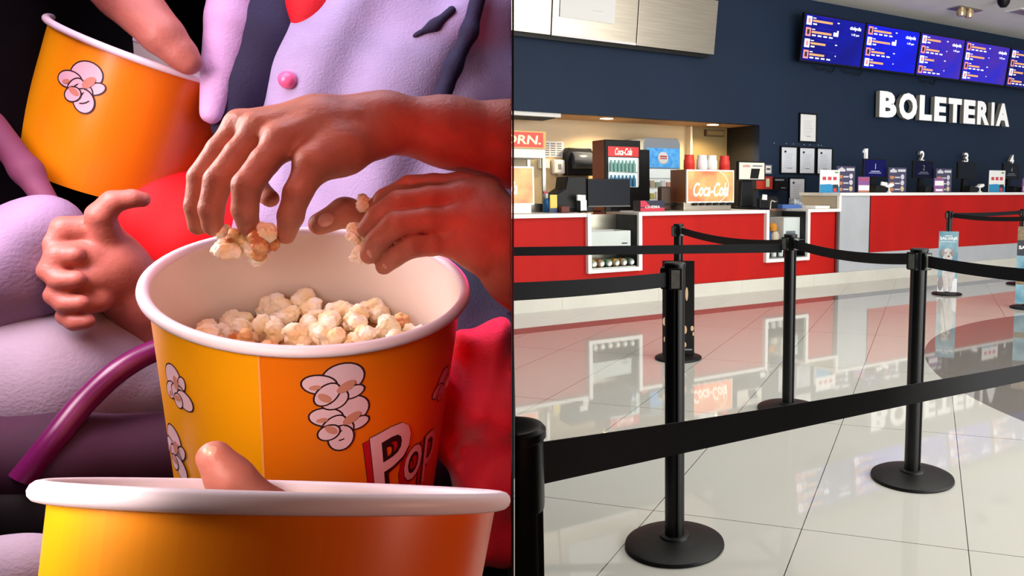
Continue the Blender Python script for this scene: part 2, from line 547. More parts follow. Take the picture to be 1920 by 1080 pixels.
for k, (a, c, m, lab) in enumerate(xs):
    wd = c - a
    t = lthing('showtime_screen', lab, 'screen', (a + c) / 2, WALLN - .20, 3.10, 'showtime screens on the navy wall')
    t.rotation_euler = (R(8), 0, TH)
    MB().box(-wd / 2, wd / 2, 0, .06, 0, .69).build('bezel', M_BLACK, t, bevel=.004)
    MB().box(-wd / 2 + .02, wd / 2 - .02, -.002, 0, .025, .67).build('display', m, t)
    MB().box(-.25, .25, .06, .16, .1, .35).build('bracket', M_DARKP, t)
    l = -wd / 2 + .05
    TM = [M_TXW, M_TXO, M_TXP, M_INKD, M_SB3]
    for r_ in range(4):
        z = .60 - .158 * r_; x = MB()
        x.box(l, l + .10, -.004, -.002, z - .075, z + .045, 0 if (r_ + k) % 2 == 0 else 2)
        x.box(l + .025, l + .075, -.005, -.004, z - .05, z + .02, 2 if (r_ + k) % 2 == 0 else 3)
        x.box(l + .12, l + .18, -.004, -.002, z + .022, z + .034, 0)
        x.box(l + .12, l + (.52 if r_ < 2 else .42) - .06 * (k == 2), -.004, -.002, z - .025, z + .005, 1)
        for q in range(1 + (3 if (r_ + k) % 2 else 0)):
            x.box(l + .13 + q * .115, l + .205 + q * .115, -.004, -.002, z - .065, z - .045, 0)
        x.box(l + .2, l + .66, -.0035, -.002, z + .052, z + .056, 4)
        x.box(l + .62 + .02 * (r_ % 2), l + .66, -.004, -.002, z + .0, z + .015, 0)
        x.build('listing_row', TM, t)
    x = MB(); add_text(x, 'cinépolis', wd / 2 - .21, -.002, .565, w=.24, h=.07, depth=.002, m=0, bold=.02)
    x.build('screen_title', TM, t); x = MB(); add_text(x, '1:45 pm', wd / 2 - .2, -.002, .475, w=.16, h=.042, depth=.002, m=0, bold=.01)
    x.build('clock', TM, t)
    if k in (0, 1, 4):
        x = MB()
        x.box(l + .56, l + .66, -.004, -.002, .415, .47, 0); x.box(l + .63, l + .66, -.004, -.002, .47, .50, 0)
        x.build('icon', TM, t)

# ---- BOLETERIA
t = lthing('ticket_office_sign', 'white raised letters spelling BOLETERIA on the navy wall', 'sign', 8.65, WALLN, 2.375)
word = 'BOLETERIA'
wid = [.455, .50, .37, .36, .41, .375, .40, .125, .46]
gap = .028
tot = sum(wid) + gap * 8
x0 = -tot / 2
sc = 3.56 / tot
for ch, wd in zip(word, wid):
    l = MB()
    add_text(l, ch, (x0 + wd / 2) * sc, -.05, .228, w=(wd - .035) * sc, h=.415 if ch != 'O' else .435, depth=.08, m=0, side=1, bold=.05)
    l.build('letter', [M_LETTER, M_LETSIDE], t)
    x0 += wd + gap
# window numbers
for s, ch, w_ in ((6.69, '1', .085), (8.00, '2', .12), (9.20, '3', .12), (10.58, '4', .125)):
    l = MB()
    if ch == '1':
        l.prism([(-.04, .118), (-.04, .148), (0, .185), (.034, .185), (.034, 0), (-.006, 0), (-.006, .135)], -.06, -.01, 0)
    else: add_text(l, ch, 0, -.06, .09, w=w_, h=.185, depth=.05, m=0, side=1, bold=.025)
    o = l.build('window_number', [M_LETTER, M_LETSIDE], lobby=(s, WALLN, 1.705)); tag(o, 'white raised number %s on the navy wall over a ticket till' % ch, 'sign', 'ticket window numbers')

# ---- framed certificates
def certificate(s, z, lab, wd=.345, hd=.415, ink=True, paper=None):
    t = lthing('framed_certificate', lab, 'picture frame', s, WALLN - .03, z, 'framed certificates on the navy wall')
    f = MB()
    f.box(-wd / 2, wd / 2, 0, .028, 0, .02); f.box(-wd / 2, wd / 2, 0, .028, hd - .02, hd)
    f.box(-wd / 2, -wd / 2 + .02, 0, .028, .02, hd - .02); f.box(wd / 2 - .02, wd / 2, 0, .028, .02, hd - .02)
    f.box(-wd / 2, wd / 2, .02, .028, .02, hd - .02)
    f.build('frame', M_BLACK, t)
    p = MB().box(-wd / 2 + .018, wd / 2 - .018, .012, .02, .018, hd - .018)
    r2 = random.Random(int(s * 100))
    for k in range(9):
        z_ = hd * .72 - k * .026
        p.box(-wd * .25, wd * (.1 + .18 * r2.random()), .0105, .012, z_, z_ + .005, 1)
    if ink:
        p.lathe([(0, .0), (.017, 0), (.012, .02), (0, .03)], 10, c=(-wd * .22, .011, hd * .80), m=2, axis='Y')
    p.box(-.03, .06, .0105, .012, hd * .2, hd * .2 + .006, 2)
    p.build('certificate', [paper or M_CERT, mat('faint ink', (176, 186, 200), .8), M_INKD], t)


certificate(5.44, 1.945, 'framed certificate alone at the top of the group on the navy wall', .365, .44, False, M_PAPER)
certificate(5.062, 1.465, 'left one in the row of three framed certificates')
certificate(5.432, 1.463, 'middle one in the row of three framed certificates')
certificate(5.80, 1.462, 'right one in the row of three framed certificates, partly behind a display card')
certificate(5.235, 1.015, 'lowest framed certificate, below the row of three', .34, .40)
for s, z in ((4.78, 1.915), (5.02, 1.915), (5.16, 1.915), (5.38, 1.91), (5.50, 1.912), (5.68, 1.912), (5.74, 1.91)):
    o = MB().lathe([(0, .004), (.006, .003), (.006, 0)], 8, axis='Y').build('wall_screw', M_PAPER, lobby=(s, WALLN - .002, z)); tag(o, 'tiny white screw in a row above three framed certificates', 'screw', 'screws above the certificates')
t = lthing('small_notice', 'small pale framed notice on the navy wall beside the kitchen opening', 'picture frame', 4.66, WALLN - .02, 1.46)
MB().box(-.07, .07, 0, .018, 0, .135).build('frame', M_INK, t); nb = MB().box(-.05, .05, -.002, 0, .015, .12); nb.box(-.035, .035, -.003, -.002, .06, .085, 1); nb.build('sheet', [M_PAPER, M_INKD], t)
t = lthing('wall_shelf', 'dark shelf unit on the navy wall holding a red box', 'shelf', 4.62, WALLN - .2, 1.22)
MB().box(-.22, .26, 0, .2, 0, .02).build('board', M_BLACK, t); MB().box(.02, .26, .02, .2, .02, .19).build('unit', M_BLACK, t)
MB().box(.03, .20, .012, .02, .14, .165).build('label_strip', M_INK, t); MB().box(.15, .23, .012, .02, .03, .045).build('label_strip', M_INK, t)
rb = MB().box(-.09, .09, 0, .15, 0, .18); rb.box(-.035, .03, -.002, 0, .03, .15, 1)
tag(rb.build('red_case', [mat('red case', (168, 32, 30), .5), mat('pale green', (196, 210, 160), .6)], lobby=(4.50, WALLN - .2, 1.24), bevel=.006), 'small red case with pale green label on the dark wall shelf', 'case')

# ---- kitchen opening: what stands on and behind the low counter
def box_thing(name, label, cat, s, n, z, w_, d_, h_, m, bevel=.006, extra=None, group=None):
    b = MB().box(-w_ / 2, w_ / 2, 0, d_, 0, h_)
    if extra: extra(b)
    o = b.build(name, m, lobby=(s, n, z), bevel=bevel)
    return tag(o, label, cat, group)


struct('trim_backbar', MB().box(-2.9, 3.3, 1.05, 1.55, 0, .93), M_STEELD, lobby=(0, 0, 0))
M_COKE = mat('lit red panel', (238, 96, 60), .4, emit=.55, rgb2=(246, 176, 110), scale=3.0)
M_COKEW = mat('lit white script', (255, 244, 226), .4, emit=.9)
M_SIGNRED = mat('sign red', (206, 52, 28), .4, emit=.25)
M_ORTEXT = mat('sign cream', (255, 226, 170), .4, emit=.6)
t = lthing('popcorn_machine', 'white popcorn machine with a red and yellow lettered header', 'popcorn machine', .25, .62, .985)
x = .25
MB().box(-.55, .42, 0, .45, 0, .09).build('base', M_STEEL, t)
MB().box(-.55, .42, 0, .45, .58, .68).build('canopy', M_WHITE, t, bevel=.005)
for a in (-.55, .385):
    for y in (0, .415): MB().box(a, a + .035, y, y + .035, .09, .58).build('post', M_STEELD, t)
MB().box(-.515, .385, .01, .014, .09, .58).build('pane', M_GLASS, t)
MB().box(-.515, .385, .43, .44, .09, .58).build('back_panel', mat('warm interior', (232, 206, 170), .5), t)
h_ = MB().box(-.55, .42, -.02, .02, .68, .865, 1); h_.box(-.53, .385, -.024, -.02, .695, .85, 0)
add_text(h_, 'POPCORN.', -.075, -.024, .772, w=.86, h=.095, depth=.004, m=2, bold=.02, shear=.12)
h_.build('header', [M_SIGNRED, mat('gold edge', (214, 170, 90), .4), M_ORTEXT], t)
MB().lathe([(0, .3), (.10, .3), (.12, .45), (.11, .46), (0, .46)], 20, c=(.0, .2, 0)).build('kettle', M_STEEL, t, smooth=True)
def dispenser(s, n, lab, w_, script):
    t = lthing('drink_dispenser', lab, 'drink dispenser', s, n, .985)
    MB().box(-w_ / 2 - .02, w_ / 2 - .02, .03, .36, 0, .10).build('base', M_STEEL, t, bevel=.004)
    MB().box(-w_ / 2, w_ / 2, .02, .34, .10, .475).build('body', mat('brown side', (120, 66, 34), .4), t)
    f = MB().box(-w_ / 2, w_ / 2, 0, .02, .09, .475, 1); f.box(-w_ / 2 + .018, w_ / 2 - .018, -.004, 0, .108, .457, 0)
    f.build('lit_panel', [M_COKE, M_WHITE], t)
    x = MB()
    if script:
        add_text(x, 'Coca-Cola', .0, -.004, .245, w=w_ * .74, h=.16, depth=.003, shear=.35, bold=.012)
        for k in range(24):
            a = R(-70 + k * 6.0); b = R(-70 + (k + 1) * 6.0); r1, r2 = .185, .19
            x.prism([(.07 + r1 * math.cos(a), .28 + r1 * math.sin(a) * .95), (.07 + r2 * math.cos(a), .28 + r2 * math.sin(a) * .95), (.07 + r2 * math.cos(b), .28 + r2 * math.sin(b) * .95), (.07 + r1 * math.cos(b), .28 + r1 * math.sin(b) * .95)], -.006, -.004)
    else:
        add_text(x, 'Coca-Cola', -.06, -.004, .26, w=w_ * .6, h=.13, depth=.003, shear=.35, bold=.012)
    x.build('script', M_COKEW, t)
    for k in range(6 if script else 3):
        MB().box(-w_ / 2 + .1 + k * .1, -w_ / 2 + .15 + k * .1, -.01, .05, .06, .092).build('tap', M_BLACK, t)
    return t


dispenser(2.56, .16, 'drink dispenser with a glowing orange front standing under stacked cups', .69, True)
dispenser(.02, .16, 'pale glowing orange dispenser at the left end of the low counter', .62, False)
def cups(s, m, lab):
    t = lthing('cup_stack', lab, 'cup stack', s, .32, 1.4605, 'cup stacks on the drink dispenser')
    p = [(.0, 0), (.062, 0), (.066, .02)]
    for k in range(5): p += [(.064, .022 + k * .018), (.069 - .001 * k, .036 + k * .018)]
    p += [(.057, .128), (.055, .175), (0, .175)]
    MB().lathe(p, 24).build('cups', m, t, smooth=True)
M_CUPR = mat('red cup', (214, 52, 40), .5); 
cups(2.36, M_CUPR, 'red upturned cup stack at the left end on the drink dispenser')
cups(2.545, M_PAPER, 'white cup stack beside the left red one on the drink dispenser')
cups(2.69, M_PAPER, 'white cup stack next to the right red one on the drink dispenser')
cups(2.88, M_CUPR, 'red upturned cup stack at the right end on the drink dispenser')
# wall pieces
p = MB().box(-.155, .155, 0, .004, 0, .21)
for r_ in range(6):
    for q in range(3): p.box(-.13 + q * .09, -.06 + q * .09, -.001, 0, .02 + r_ * .03, .034 + r_ * .03, 1)
tag(p.build('paper_chart', [M_PAPER, M_INK], lobby=(1.60, 2.41, 1.665)), 'white printed sheet taped to the tan kitchen wall', 'notice')
t = lthing('towel_dispenser', 'dark grey paper towel dispenser on the tan wall', 'towel dispenser', 1.93, 2.24, 1.42)
MB().prism([(-.2, 0), (.2, 0), (.2, .3), (.17, .37), (-.17, .37), (-.2, .3)], .03, .17).build('housing', M_DARKP, t, bevel=.01)
MB().lathe([(.0, -.15), (.11, -.15), (.12, -.13), (.12, .13), (.11, .15), (0, .15)], 28, M=Matrix.Translation((0.02, .05, .2)) @ Matrix.Rotation(R(90), 4, 'Y')).build('cover', mat('smoky cover', (70, 76, 86), .2), t, smooth=True)
t = lthing('soap_dispenser', 'white soap dispenser on the tan wall left of the towel dispenser', 'soap dispenser', 1.64, 2.31, 1.44)
MB().box(-.085, .085, 0, .1, 0, .19).build('housing', M_WHITE, t, bevel=.02); MB().box(-.02, .025, -.004, 0, .06, .13).build('badge', M_INK, t); MB().box(-.03, .03, -.01, .02, -.015, .01).build('push_bar', M_INK, t)
box_thing('small_dispenser', 'small white box dispenser further left on the tan wall', 'dispenser', 1.44, 2.33, 1.51, .14, .08, .12, [M_WHITE], .01)
t = lthing('exit_lamp', 'brown box lamp high on the passage wall', 'lamp', 4.23, 2.30, 2.035); MB().box(-.17, .17, 0, .07, 0, .095).build('housing', mat('brown box', (92, 72, 40), .5), t, bevel=.006); MB().box(-.15, .15, -.003, 0, .02, .075).build('lens', mat('amber lens', (130, 106, 66), .3), t)
# fridges
t = lthing('cooler', 'red and black counter fridge with a lettered red header and lit shelves', 'fridge', 1.86, 1.10, .93)
MB().box(-.19, .29, .02, .34, 0, .90).build('cabinet', mat('dark red side', (116, 22, 20), .35), t, bevel=.01)
MB().box(-.20, .295, -.02, .02, 0, .90).build('door_frame', M_BLACK, t, bevel=.008)
h_ = MB().box(-.165, .265, -.025, -.02, .70, .82); add_text(h_, 'Coca-Cola', .05, -.025, .76, w=.24, h=.085, depth=.002, m=1, shear=.35, bold=.01); h_.build('header', [mat('header red', (206, 40, 40), .4, emit=.3), M_COKEW], t)
MB().box(-.16, .26, -.023, -.02, .33, .69).build('lit_interior', mat('cool interior', (206, 222, 222), .5, emit=.6), t)
MB().box(-.16, .26, -.030, -.023, .505, .515).build('shelf', M_STEELD, t); MB().box(.245, .26, -.034, -.023, .35, .68).build('handle', M_WHITE, t)
for k in range(7):
    for r_ in range(2):
        o = MB().lathe([(0, 0), (.024, 0), (.024, .09), (.01, .12), (.01, .14), (0, .14)], 10).build('bottle', mat('bottle %d' % (r_), ((120, 170, 160), (40, 110, 150))[1 - r_], .3), lobby=(1.722 + k * .053, 1.048, 1.265 + r_ * .181), smooth=True)
        tag(o, 'small bottle on the %s shelf of the red header fridge' % ('lower', 'upper')[r_], 'bottle', 'bottles on the %s fridge shelf' % ('lower', 'upper')[r_])
t = lthing('upright_fridge', 'tall grey glass-door fridge with a blue header', 'fridge', 2.92, 1.75, .0)
MB().prism([(-.30, 0), (.30, 0), (.30, 1.86), (.26, 1.93), (-.26, 1.93), (-.30, 1.86)], .02, .6).build('cabinet', mat('fridge grey', (140, 148, 156), .4), t, bevel=.01)
h_ = MB().box(-.25, .27, -.004, .02, 1.53, 1.79); h_.lathe([(.0, .012), (.075, .010), (.085, .004), (.085, 0)], 20, c=(.0, -.004, 1.66), m=1, axis='Y')
h_.box(-.055, .055, -.018, -.016, 1.67, 1.69, 2); h_.box(-.055, .055, -.018, -.016, 1.645, 1.66, 2); h_.build('header', [mat('header blue', (40, 130, 205), .4, emit=.5, rgb2=(90, 170, 225), scale=14), M_PAPER, mat('red stripe', (200, 60, 60), .5)], t)
MB().box(-.25, .27, .0, .02, .93, 1.51).build('lit_interior', mat('white interior', (216, 224, 222), .5, emit=.45), t)
MB().box(-.30, .30, -.002, .02, .75, .93).build('door_base', mat('fridge grey', ), t)
for z in (1.10, 1.25, 1.38): MB().box(-.24, .26, -.035, .0, z, z + .008).build('shelf', M_STEELD, t)
FC = [(206, 196, 96), (230, 230, 226), (196, 180, 150), (150, 170, 150), (220, 224, 226), (206, 150, 130)]
for r_, z in enumerate((1.108, 1.258, .94)):
    for k in range(5):
        o = MB().box(-.036, .036, 0, .028, 0, .075 + .02 * ((k + r_) % 2)).build('food_pack', mat('pack %d' % ((k + 2 * r_) % 6), FC[(k + 2 * r_) % 6], .5), lobby=(2.73 + k * .09, 1.716, z), bevel=.004)
        tag(o, 'small food pack on the %s shelf of the blue header fridge' % ('middle', 'upper', 'lowest')[r_], 'food pack', 'food packs on the %s shelf' % ('middle', 'upper', 'lowest')[r_])
t = lthing('black_cabinet', 'tall black cabinet standing between the two fridges', 'cabinet', 2.35, 1.35, 0); MB().box(-.11, .11, 0, .6, 0, 1.74).build('body', M_BLACK, t, bevel=.01); MB().box(-.08, .09, -.004, 0, .1, 1.68).build('door', M_DARKP, t)
# tills and small items on the low counter
t = lthing('till_monitor', 'wide black monitor facing the lobby above the left glazed opening', 'monitor', 1.29, .32, .985)
MB().box(-.265, .265, 0, .03, .055, .36).build('bezel', M_DARKP, t, bevel=.006); MB().box(-.25, .25, -.002, 0, .075, .345).build('screen', M_SCREEN, t)
MB().box(-.265, .265, -.003, .0, .055, .068).build('chin', M_GREYCLIP, t); MB().box(-.03, .03, .03, .06, 0, .2).build('neck', M_BLACK, t); MB().box(-.12, .12, -.02, .16, 0, .012).build('foot', M_BLACK, t)
t = lthing('till', 'black till with a tilted back in front of the towel dispenser', 'till', .885, .30, .985)
MB().prism([(-.2, 0), (.22, 0), (.22, .30), (.12, .385), (-.10, .38), (-.12, .26), (-.22, .2)], .05, .3).build('body', M_DARKP, t, bevel=.008); MB().prism([(-.22, .06), (-.0, .04), (.0, .36), (-.09, .38), (-.12, .25), (-.22, .19)], .02, .05).build('screen_back', M_BLACK, t)
t = lthing('card_reader', 'white topped card reader on a stand in front of the left till', 'card reader', .90, .20, .985)
MB().prism([(-.06, .13), (.035, .12), (.035, .185), (-.06, .19)], 0, .03).build('paper_slip', M_PAPER, t); MB().box(-.02, .05, .01, .07, .02, .13).build('stand', M_STEELD, t); MB().lathe([(0, 0), (.05, 0), (.05, .02), (.04, .025), (0, .025)], 18, c=(.02, .05, 0)).build('foot', M_BLACK, t)
t = lthing('spray_bottle', 'blue bottle standing at the left end of the low counter', 'bottle', .62, .50, .985)
MB().lathe([(0, 0), (.04, 0), (.042, .11), (.016, .15), (0, .15)], 18).build('body', mat('bottle blue', (40, 110, 170), .3), t, smooth=True); MB().lathe([(.014, .15), (.018, .152), (.018, .20), (0, .20)], 14).build('cap', M_PAPER, t, smooth=True); MB().box(-.035, .01, -.012, .012, .2, .225).build('trigger', mat('pink trigger', (190, 70, 90), .5), t)
box_thing('yellow_card', 'narrow yellow and white card standing beside the popcorn machine', 'card', .60, .28, .985, .08, .02, .19, [mat('card yellow', (232, 204, 100), .6), mat('card blue', (50, 70, 110), .6)], .001, lambda b: b.box(-.04, .04, -.001, 0, .0, .05, 1))
box_thing('wire_rack', 'low dark red rack of sachets beside the yellow card', 'rack', .70, .20, .985, .10, .08, .07, [mat('rack red', (96, 40, 30), .6)], .01)
cx_ = MB().box(-.16, .16, 0, .16, 0, .12, 0); cx_.box(-.16, .16, -.002, 0, .0, .04, 1); cx_.prism([(-.16, .05), (-.02, .05), (-.10, .12), (-.16, .12)], -.003, 0, 1)
add_text(cx_, 'CINEMA', .0, -.002, .05, w=.2, h=.03, depth=.001, m=2, bold=.02)
tag(cx_.build('leaflet_box', [mat('leaflet navy', (24, 26, 58), .5), mat('leaflet red', (200, 40, 70), .5), M_PAPER], lobby=(1.80, .24, .985), rz=0) if False else cx_.build('leaflet_box', [mat('leaflet navy', (24, 26, 58), .5), mat('leaflet red', (200, 40, 70), .5), M_PAPER], lobby=(1.80, .24, .985), bevel=.003), 'navy and red box lying left of the glowing drink dispenser', 'box')
t = lthing('black_bin', 'dark tray and column at the left side of the glowing dispenser', 'tray', 2.095, .40, .985)
MB().box(-.07, .07, 0, .1, 0, .28).build('column', mat('column brown', (70, 48, 34), .5), t, bevel=.02); MB().box(-.1, .08, -.06, .0, .07, .082).build('tray_plate', M_BLACK, t)
# second till to the right of the dispenser
t = lthing('touch_till', 'black touch till turned to the lobby with a pale screen showing a dark tablet', 'till', 3.42, .46, .985)
MB().box(-.12, .12, .04, .2, 0, .03).build('foot', M_BLACK, t, bevel=.006); MB().prism([(-.11, .03), (.10, .03), (.08, .36), (-.09, .36)], .08, .16).build('stand', M_DARKP, t, bevel=.01)
s_ = MB().box(-.20, .24, .02, .06, .36, .60, 0); s_.box(-.185, .225, .017, .02, .375, .585, 1); s_.prism([(-.01, .385), (.12, .385), (.15, .51), (.01, .51)], .012, .017, 0); add_text(s_, 'combo', -.07, .017, .545, w=.12, h=.035, depth=.001, m=2, bold=.02); s_.box(.03, .19, .0155, .017, .535, .552, 3)
s_.build('screen', [M_BLACK, mat('pale screen', (206, 202, 190), .4, emit=.35), mat('red print', (196, 60, 60), .5), M_INK], t)
t = lthing('card_terminal', 'black card terminal on a coiled stand before the touch till', 'card reader', 3.50, .28, .985)
MB().box(-.09, .05, 0, .06, .01, .14).build('body', M_BLACK, t, bevel=.008); MB().prism([(-.06, .12), (.02, .115), (.02, .18), (-.05, .185)], -.01, .0).build('slip', M_PAPER, t); MB().tube([(.10, .02, 0), (.10, .02, .06), (.12, .02, .11), (.17, .01, .09)], .012).build('cable', M_STEELD, t, smooth=True)
t = lthing('receipt_printer', 'dark grey receipt printer beside the touch till', 'printer', 3.78, .46, .985)
MB().prism([(-.1, 0), (.1, 0), (.1, .12), (.07, .155), (-.1, .155)], 0, .16).build('body', M_DARKP, t, bevel=.008); MB().box(-.06, .08, -.002, 0, .09, .1).build('slot', M_GREYCLIP, t)
box_thing('blue_folder', 'bright blue folder lying flat near the second glazed opening', 'folder', 4.02, .36, .985, .32, .22, .05, [mat('folder blue', (66, 106, 176), .5), M_PAPER], .004, lambda b: b.box(-.155, .155, .005, .215, .01, .04, 1))
box_thing('white_tray', 'flat white tray against the tall counter end', 'tray', 4.36, .14, .985, .26, .26, .035, [M_PAPER], .006)
o = MB().prism([(-.14, 0), (.13, 0), (-.05, .10), (-.14, .13)], 0, .1).build('paper_pile', mat('grey papers', (104, 110, 120), .6, rgb2=(190, 196, 200), scale=30), lobby=(4.28, .45, .985)); tag(o, 'heaped grey papers beside the blue folder', 'papers')

# ---- ticket counter top
M_PR1 = mat('promo purple', (70, 66, 96), .5); M_PRW = mat('promo pale', (206, 206, 214), .6); M_PRO = mat('promo orange', (196, 128, 84), .6); M_PRB = mat('promo blue', (40, 140, 190), .5); M_PRR = mat('promo red', (200, 70, 80), .5); M_PRV = mat('promo violet', (140, 90, 150), .5)
def promo_dark(s, lab, wd=.36, hd=.36):
    t = lthing('promo_stand', lab, 'display card', s, .30, 1.19, 'purple promotion cards on the ticket counter')
    MB().box(-wd / 2, wd / 2, 0, .012, 0, hd).build('card', M_PR1, t)
    x = MB()
    x.box(-wd * .42, -wd * .05, -.002, 0, hd * .80, hd * .90, 0); x.prism([(-wd * .36, hd * .9), (-wd * .12, hd * .9), (-wd * .24, hd * .97)], -.002, 0, 0); x.box(wd * .02, wd * .45, -.002, 0, hd * .83, hd * .93, 0)
    for r_ in range(3):
        z = hd * (.60 - .24 * r_)
        x.prism([(-wd * .40, z - hd * .06), (-wd * .2, z - hd * .06), (-wd * .18, z + hd * .06), (-wd * .43, z + hd * .06)], -.002, 0, 1)
        x.box(-wd * .14, wd * .14, -.002, 0, z - hd * .02, z + hd * .03, 0)
        x.lathe([(0, .002), (wd * .10, .001), (wd * .10, 0)], 14, c=(wd * .28, 0, z + .01), m=(0, 0, 2)[r_], axis='Y')
    x.build('print', [M_PRW, M_PRO, mat('promo cream', (206, 190, 150), .6)], t)
    MB().box(-.03, .03, .012, .12, 0, .01).build('strut', M_BLACK, t)
def promo_white(s, lab, wd=.36, hd=.30):
    t = lthing('promo_card', lab, 'display card', s, .26, 1.19, 'white and blue promotion cards on the ticket counter')
    MB().box(-wd / 2, wd / 2, 0, .012, 0, hd).build('card', M_PAPER, t, bevel=.003)
    x = MB(); x.prism([(-wd / 2, .0), (wd / 2, 0), (wd / 2, hd * .26), (0, hd * .38), (-wd / 2, hd * .36)], -.002, 0, 0)
    for k in range(3): x.box(-wd * .38 + k * wd * .27, -wd * .20 + k * wd * .27, -.002, 0, hd * .55, hd * .70, 1)
    x.box(wd * .24, wd * .42, -.002, 0, hd * .86, hd * .93, 3); x.box(wd * .15, wd * .42, -.004, -.002, hd * .05, hd * .36, 2); x.box(wd * .17, wd * .34, -.005, -.004, hd * .02, hd * .2, 1)
    x.build('print', [M_PRB, M_PRR, M_INKD, mat('promo green', (130, 160, 90), .6)], t)
    MB().box(-.03, .03, .012, .12, 0, .01).build('strut', M_BLACK, t)
promo_white(4.60, 'white and blue card at the left end of the tall counter', .36, .30)
promo_dark(4.94, 'purple promotion card nearest the left end of the tall counter', .35, .355)
t = lthing('leaflet_stand', 'small violet and white leaflet stand between a card and the first ticket screen', 'display card', 5.24, .25, 1.19)
MB().box(-.11, .11, 0, .012, 0, .215).build('card', M_PRV, t); x = MB().box(-.105, .105, -.002, 0, .03, .10, 0); x.box(-.105, .105, -.002, 0, .005, .025, 1); x.box(-.08, .08, -.002, 0, .17, .19, 2); x.build('print', [M_PAPER, M_PRO, M_PRR], t)
def ticket_till(s, num, lab, m_scr, bright, white_head):
    t = lthing('ticket_till', lab, 'till', s, .34, 1.19, 'ticket tills on the tall counter')
    MB().box(-.23, .23, 0, .035, .21, .47).build('screen', M_BLACK, t, bevel=.005)
    d = MB().box(-.215, .215, -.002, 0, .225, .455, 0)
    if num:
        add_text(d, num, 0, -.002, .365, h=.075, depth=.001, m=1); d.box(-.09, .09, -.003, -.002, .292, .302, 1); d.box(-.13, .12, -.003, -.002, .27, .277, 1)
    d.build('display', [m_scr, M_INK if not bright else mat('soft white print', (170, 170, 210), .4, emit=.5)], t)
    MB().prism([(-.06, 0), (.06, 0), (.04, .22), (-.04, .22)], .035, .08).build('stand', M_BLACK, t)
    MB().prism([(-.15, 0), (.05, 0), (.05, .08), (-.13, .10)], -.16, -.04).build('printer', M_DARKP, t, bevel=.006)
    if white_head == 1: MB().prism([(-.06, .10), (.06, .09), (.06, .14), (-.05, .15)], -.17, -.15).build('slip', M_PAPER, t)
    w_ = M_PAPER if white_head else M_STEELD
    sc_ = MB(); sc_.lathe([(0, 0), (.04, 0), (.03, .015), (.012, .02), (.012, .09), (0, .09)], 14, c=(.13, -.14, 0)); sc_.prism([(.02, .085), (.08, .07), (.16, .075), (.21, .10), (.19, .13), (.13, .13), (.08, .10)], -.17, -.11)
    sc_.build('scanner', w_, t, bevel=.004)
M_SCB = mat('till blue', (10, 10, 70), .35, emit=.5, spec=.12); M_SCB2 = mat('till dim blue', (6, 6, 36), .35, emit=.4, spec=.12)
ticket_till(5.56, '1', 'ticket till with a blue screen reading 1', M_SCB, True, 1)
promo_dark(5.98, 'purple promotion card between ticket tills one and two', .38, .355)
ticket_till(6.60, '2', 'ticket till with a dim blue screen reading 2', M_SCB2, False, 0)
x = MB().box(-.11, .11, 0, .012, 0, .21, 0); x.box(-.1, .1, -.002, 0, .10, .17, 1); x.box(-.08, .08, -.002, 0, .02, .05, 1)
tag(x.build('leaflet_card', [M_PRV, M_PAPER], lobby=(6.72, .15, 1.19)), 'violet leaflet card in front of ticket till two', 'display card')
promo_dark(7.02, 'purple promotion card between ticket tills two and three', .37, .355)
ticket_till(7.64, None, 'ticket till with a black screen and a white scanner under number 3', M_SCREEN, False, 2)
promo_white(8.30, 'white and blue card left of the last ticket till', .42, .345)
ticket_till(8.80, '4', 'dark ticket till at the right under number 4', M_SCREEN, False, 0)
promo_dark(9.34, 'purple promotion card at the right edge of the photo', .5, .37)
x = MB().box(-.15, .15, 0, .012, 0, .22, 0); x.box(-.14, .14, -.002, 0, .02, .10, 1)
tag(x.build('leaflet_card', [M_PRV, mat('promo cream',)], lobby=(8.90, .10, 1.19)), 'violet and cream leaflet card in front of the last ticket till', 'display card')

# ---- lamps and ceiling pieces
M_LAMP = mat('lamp glow', (255, 226, 180), .4, emit=14)
for s, lab in ((2.15, 'round recessed lamp over the fridges in the kitchen soffit'), (3.90, 'round recessed lamp over the passage in the kitchen soffit')):
    t = lthing('downlight', lab, 'ceiling lamp', s, 1.93, 2.165)
    MB().lathe([(.085, .0), (.115, -.004), (.118, .0), (.115, .002)], 28).build('ring', M_STEEL, t, smooth=True)
    MB().lathe([(0, -.003), (.085, -.003), (.085, .002)], 28).build('lens', M_LAMP, t)
    l = bpy.data.lights.new('downlight_glow', 'SPOT'); l.energy = 120; l.color = (1.0, .78, .48); l.spot_size = R(150); l.spot_blend = .6; l.shadow_soft_size = .09
    lo = bpy.data.objects.new('downlight_glow', l); COL.objects.link(lo); lo.location = L(s, 1.93, 2.15)
area('kitchen_lamp', L(.3, 1.75, 2.14), L(.3, 2.0, 0), .8, 30, (1.0, .82, .56), .2)
t = lthing('air_vent', 'white slotted air grille in the soffit at the left of the kitchen', 'vent', 1.0, 1.70, 2.165)
MB().box(-.75, .35, -.06, .45, -.05, -.0).build('frame', M_WHITE, t, bevel=.004)
for k in range(6): MB().box(-.70, .30, .0 + k * .07, .03 + k * .07, -.062, -.05).build('slat', M_DARKP, t)
t = lthing('ceiling_spot', 'tilted twin spotlight set in the lobby ceiling above the screens', 'ceiling lamp', 7.9, .68, 4.06)
MB().box(-.28, .28, -.12, .12, -.02, -.0).build('trim_plate', M_STEEL, t, bevel=.004)
for a in (-.1, .1): MB().lathe([(0, -.1), (.06, -.1), (.075, -.04), (.07, 0)], 18, c=(a, 0, -.02)).build('spot_head', mat('warm spot', (214, 190, 150), .3, .6), t, smooth=True)
